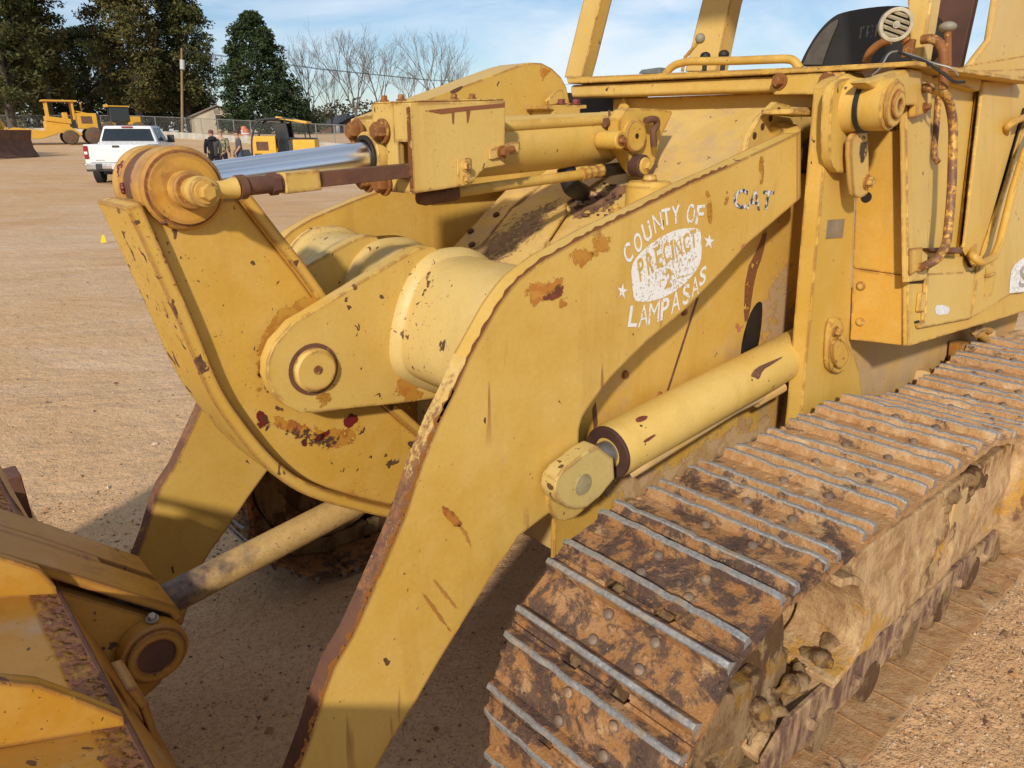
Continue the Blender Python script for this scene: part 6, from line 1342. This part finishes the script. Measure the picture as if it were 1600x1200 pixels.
# ---- houses
def house(name, u, d, turn, L, W, H, RH, wallm, roofm, label, dz=0.0):
    r = empty(name, bg(u, d, dz), az(u) + turn, label, 'house')
    mb = MB(); mb.slab([(0, -W / 2, -0.5), (0, W / 2, -0.5), (0, W / 2, H), (0, 0, H + RH - 0.12), (0, -W / 2, H)], (L, 0, 0)); mb.obj('wall', wallm, r)
    mb = MB()
    for s_ in (1, -1): mb.slab([(-0.25, 0, H + RH), (L + 0.25, 0, H + RH), (L + 0.25, s_ * (W / 2 + 0.3), H - 0.12), (-0.25, s_ * (W / 2 + 0.3), H - 0.12)], (0, 0, 0.10))
    mb.obj('roof', roofm, r); return r
M_PLAST = plain('aged_cream_render', (0.46, 0.42, 0.32), 0.9, 0, 0.15, 0.8); M_ROOFG = plain('grey_tin_roof', (0.24, 0.20, 0.17), 0.7, 0, 0.2, 2); M_BRICK = plain('dark_brick', (0.13, 0.07, 0.05), 0.9, 0, 0.25, 5); M_SHING = plain('dark_shingle', (0.05, 0.05, 0.06), 0.9, 0, 0.2, 4); M_WOODDK = plain('dark_brown_wood', (0.06, 0.04, 0.035), 0.8, 0, 0.2, 4)
h1 = house('cream_cottage', 344, 97, R_(6), 9, 5.2, 1.9, 1.1, M_PLAST, M_ROOFG, 'small cream gabled building with a dark brown door beyond the fence')
mb = MB(); mb.box((-0.02, -0.1, 1.05), (0.08, 0.75, 1.9)); mb.obj('door', M_WOODDK, h1)
mb = MB(); mb.box((-0.02, -1.55, 1.5), (0.08, 0.5, 0.5)); mb.obj('window', M_GLASS, h1); mb = MB(); mb.box((-0.02, 0.1, 2.4), (0.08, 0.6, 0.5)); mb.obj('gable_vent', M_ROOFG, h1)
h2 = house('brick_house', 556, 112, R_(20), 8, 5.0, 2.0, 1.2, M_BRICK, M_SHING, 'dark brick house with a white porch post beyond the fence', -0.9)
mb = MB(); mb.box((-1.0, 0, 2.0), (2.2, 5.2, 0.12)); mb.obj('porch_roof', M_SHING, h2); mb = MB(); [mb.box((-1.9, yy, 1.0), (0.14, 0.14, 2.0)) for yy in (-2.2, 0.3, 2.3)]; mb.box((-1.9, 0, 0.7), (0.06, 4.6, 0.06)); mb.obj('porch_post', M_TWHITE, h2)
mb = MB(); mb.box((-0.03, 1.2, 1.2), (0.08, 0.8, 1.1)); mb.box((-0.03, -1.2, 1.2), (0.08, 0.8, 1.1)); mb.obj('window', M_GLASS, h2); mb = MB(); mb.box((-0.05, 2.55, 0.9), (0.14, 0.5, 2.0)); mb.obj('corner_board', M_TWHITE, h2)

# ---- utility pole
M_POLE = plain('weathered_pole_wood', (0.24, 0.16, 0.09), 0.9, 0, 0.3, 3)
up_ = empty('utility_pole', bg(285, 88), az(285), 'slim wooden utility pole with a grey transformer in front of the trees', 'utility pole')
mb = MB(); mb.tube([(0, 0.05, -0.5), (0, -1.0, 8.2)], [0.15, 0.10], 12); mb.obj('pole', M_POLE, up_)
mb = MB(); mb.tube([(-0.3, -0.82, 6.2), (-0.3, -0.92, 7.1)], 0.24, 16); mb.obj('transformer', plain('grey_enamel', (0.40, 0.41, 0.42), 0.5), up_)
mb = MB(); mb.box((0, -0.98, 7.9), (1.3, 0.1, 0.1)); mb.obj('crossarm', M_POLE, up_)
mb = MB(); 
for yy in (-0.6, 0.0, 0.6):
    a = Vector((yy, -0.98, 7.98)); b_ = Vector((25, -60 + yy, 7.5)); mb.tube([a, a.lerp(b_, 0.25) - Vector((0, 0, 0.7)), a.lerp(b_, 0.5) - Vector((0, 0, 1.0)), b_], 0.018, 5)
mb.obj('power_line', M_MBLK, up_)

# ---- trees
def leafmat(name, a, b, c_):
    t = NT(name); V = t.vec(obj=True); n = t.noise(0.55, 4, 0.6, V); f = t.noise(5, 3, 0.6, V)
    c = t.mix(t.ramp(n, 0.38, 0.62), a, b); c = t.mix(t.ramp(f, 0.5, 0.72, 0, 0.8), c, c_); return t.done(c, 0.7, 0, 0.25)
M_LEAF = leafmat('oak_foliage', (0.036, 0.052, 0.016), (0.090, 0.095, 0.026), (0.125, 0.085, 0.03)); M_LEAF2 = leafmat('olive_foliage', (0.048, 0.058, 0.016), (0.115, 0.105, 0.030), (0.16, 0.10, 0.034)); M_HOLLY = leafmat('holly_foliage', (0.014, 0.028, 0.010), (0.034, 0.056, 0.018), (0.05, 0.07, 0.02))
M_BARK = plain('grey_bark', (0.10, 0.082, 0.065), 0.9, 0, 0.3, 4, obj=True); M_TWIG = plain('bare_twig', (0.135, 0.115, 0.098), 0.9, 0, 0.25, 3, obj=True)
def leaf_cloud(mb, rnd, c, rad, n, size):
    for _ in range(n):
        while True:
            q = Vector((rnd.uniform(-1, 1), rnd.uniform(-1, 1), rnd.uniform(-1, 1)))
            if q.length <= 1: break
        p = c + Vector((q.x * rad[0], q.y * rad[1], q.z * rad[2])); s = size * rnd.uniform(0.6, 1.4)
        a = Vector((rnd.gauss(0, 1), rnd.gauss(0, 1), rnd.gauss(0, 0.7))).normalized(); b = a.cross(Vector((rnd.gauss(0, 1), rnd.gauss(0, 1), rnd.gauss(0, 1)))).normalized()
        mb.add([p - a * s, p + b * s * 0.45, p + a * s, p - b * s * 0.45], [(0, 1, 2, 3)])
def branch(mb, rnd, p, d, L, r, depth, spread, up, tips, seg=6, minr=0.008):
    q = p; pts = [p]; n = 3
    for k in range(n):
        d = (d + Vector((rnd.gauss(0, .12), rnd.gauss(0, .12), rnd.gauss(0, .08) + up))).normalized(); q = q + d * L / n; pts.append(q)
    mb.tube(pts, [max(minr, r * (1 - 0.4 * k / n)) for k in range(n + 1)], seg if depth > 2 else 4, 0, False)
    if depth == 0: tips.append(q); return
    for k in range(rnd.choice((2, 3, 3))):
        t = rnd.uniform(0.45, 1.0); i = min(n - 1, int(t * n)); st = pts[i].lerp(pts[i + 1], t * n - i)
        nd = (d + Vector((rnd.gauss(0, spread), rnd.gauss(0, spread), rnd.gauss(0, spread * 0.7)))).normalized()
        branch(mb, rnd, st if k else q, nd, L * rnd.uniform(0.62, 0.82), max(minr, r * 0.58), depth - 1, spread, up, tips, seg, minr)
def leafy_tree(name, u, d, H, W, base, label, mat, seed, nclump=240, per=72, size=0.19, lean=0.0, group='leafy trees beyond the fence'):
    r = empty(name, bg(u, d), seed, label, 'tree', group); rnd = random.Random(seed)
    mb = MB(); mb.tube([(0, 0, -0.5), (0.1, 0.1, H * 0.3), (lean * 0.5, 0.2, H * 0.6), (lean, 0, H * 0.88)], [0.42, 0.34, 0.22, 0.07], 10)
    cl = []
    for k in range(nclump):
        t = rnd.random() ** 0.85; z = base + (H - base) * t; a = rnd.random() * 6.283
        wr = W * (0.45 + 0.55 * math.sin(math.pi * min(1, 0.18 + 0.82 * t)) ** 0.8) * (1 - 0.45 * max(0, t - 0.6) / 0.4)
        lob = 0.72 + 0.28 * math.sin(3 * a + seed) * math.sin(5 * t * 3 + seed); rr = wr * lob * rnd.uniform(0.25, 1.0) ** 0.55
        cl.append(Vector((lean * t + rr * math.cos(a), rr * math.sin(a), z)))
    for c in cl[::7]: 
        s0 = Vector((lean * 0.3, 0.1, max(base * 0.8, c.z * 0.62))); mb.tube([s0, s0.lerp(c, 0.5) + Vector((0, 0, 0.3)), c], [0.13, 0.08, 0.03], 6)
    mb.obj('trunk', M_BARK, r); mb = MB()
    for c in cl: leaf_cloud(mb, rnd, c, (rnd.uniform(0.7, 1.5), rnd.uniform(0.7, 1.5), rnd.uniform(0.4, 0.85)), per, size)
    mb.obj('crown', mat, r, smooth=False); return r
leafy_tree('broad_tree', 22, 92, 20, 5.2, 2.5, 'tall spreading dark green tree at the left edge behind the yellow machines', M_LEAF, 1, 380)
leafy_tree('broad_tree', 84, 98, 18.5, 3.3, 3.0, 'olive brown tree between the left edge tree and the tall tree behind the truck', M_LEAF2, 2, 250)
leafy_tree('broad_tree', 222, 100, 19.5, 4.9, 2.5, 'tall dense tree rising behind the white pickup truck', M_LEAF2, 3, 380)
leafy_tree('broad_tree', 300, 104, 17.0, 4.6, 2.5, 'rounded olive tree directly behind the utility pole', M_LEAF, 4, 330)
leafy_tree('broad_tree', -45, 100, 20, 6, 2, 'dark tree cut off by the left border behind the blade dozer', M_LEAF, 5, 260)
leafy_tree('broad_tree', 150, 112, 12, 7, 0.5, 'low dark bushy tree behind the truck cab', M_LEAF, 6, 240)
leafy_tree('broad_tree', 60, 115, 11, 8, 0.5, 'low dark bushy tree behind the open canopy tractor', M_LEAF, 8, 240)
leafy_tree('broad_tree', 260, 118, 10, 7, 0.5, 'low bushy tree left of the cream cottage', M_LEAF2, 9, 200)
# dense conical evergreen
def conical_tree(name, u, d, H, W, label, seed):
    r = empty(name, bg(u, d), seed, label, 'tree'); rnd = random.Random(seed); mb = MB(); mb.tube([(0, 0, -0.3), (0, -0.1 * H, H * 0.9)], [0.3, 0.05], 8); mb.obj('trunk', M_BARK, r); mb = MB()
    for k in range(620):
        t = rnd.random() ** 1.25; a = rnd.random() * 6.283; rr = W * (1 - t) ** 0.55 * (0.76 + 0.24 * math.sin(3 * a + 11 * t) * math.sin(7 * t + 2 * a)) * rnd.uniform(0.35, 1.05) ** 0.5
        leaf_cloud(mb, rnd, Vector((rr * math.cos(a), rr * math.sin(a) - 0.11 * H * t, 0.4 + H * t)), (0.7, 0.7, 0.5), 56, 0.17)
    mb.obj('crown', M_HOLLY, r, smooth=False)
conical_tree('evergreen_tree', 420, 92, 11.6, 6.6, 'dense dark conical evergreen between the cottage and the bare trees', 21)
def bare_tree(u, d, H, label, seed, depth=5, lean=(0, 0)):
    r = empty('bare_tree', bg(u, d), seed * 0.7, label, 'tree', 'leafless trees on the skyline'); rnd = random.Random(seed); mb = MB(); tips = []
    mb.tube([(0, 0, -0.5), (0, 0, H * 0.22)], [H * 0.016, H * 0.013], 10, 0, False)
    for k in range(4):
        branch(mb, rnd, Vector((0, 0, H * (0.20 - 0.02 * k))), Vector((rnd.gauss(lean[0], 0.22), rnd.gauss(lean[1], 0.22), 1)).normalized(), H * 0.31, H * 0.008, depth, 0.30, 0.08, tips, 5, 0.007)
    mb.obj('trunk', M_TWIG, r, smooth=False); return r
bare_tree(488, 100, 10.0, 'slim bare tree just right of the dark evergreen', 31); bare_tree(520, 108, 8.0, 'low bare tree behind the brick house', 32, 5)
bare_tree(558, 105, 13.0, 'tall bare tree left of the broad rounded bare tree', 33); bare_tree(597, 100, 10.5, 'broad rounded bare tree above the guard box', 34); bare_tree(636, 110, 8.5, 'small bare tree at the right shoulder of the rounded one', 35)
bare_tree(672, 105, 12.5, 'tallest sparse bare tree above the tank housing', 36, 5); bare_tree(714, 112, 9.5, 'farthest right bare tree on the skyline', 37, 5); bare_tree(345, 118, 10, 'bare tree behind the cream cottage', 38)
# far thicket behind the houses
mb = MB(); rnd = random.Random(77)
for k in range(620):
    uu = rnd.uniform(440, 1250) if k > 250 else rnd.uniform(440, 700); q = bg(uu, rnd.uniform(125, 150)); leaf_cloud(mb, rnd, q + Vector((0, 0, rnd.uniform(0.2, 4.8) * rnd.random() + 0.3)), (1.6, 1.6, 0.9), 30, 0.34)
for k in range(300):
    uu = rnd.uniform(-90, 330); q = bg(uu, rnd.uniform(120, 140)); leaf_cloud(mb, rnd, q + Vector((0, 0, rnd.uniform(0.2, 7.0) + 0.3)), (1.8, 1.8, 1.0), 30, 0.36)
tag(mb.obj('thicket', leafmat('thicket_foliage', (0.035, 0.036, 0.018), (0.075, 0.062, 0.032), (0.10, 0.075, 0.045)), smooth=False), kind='stuff')
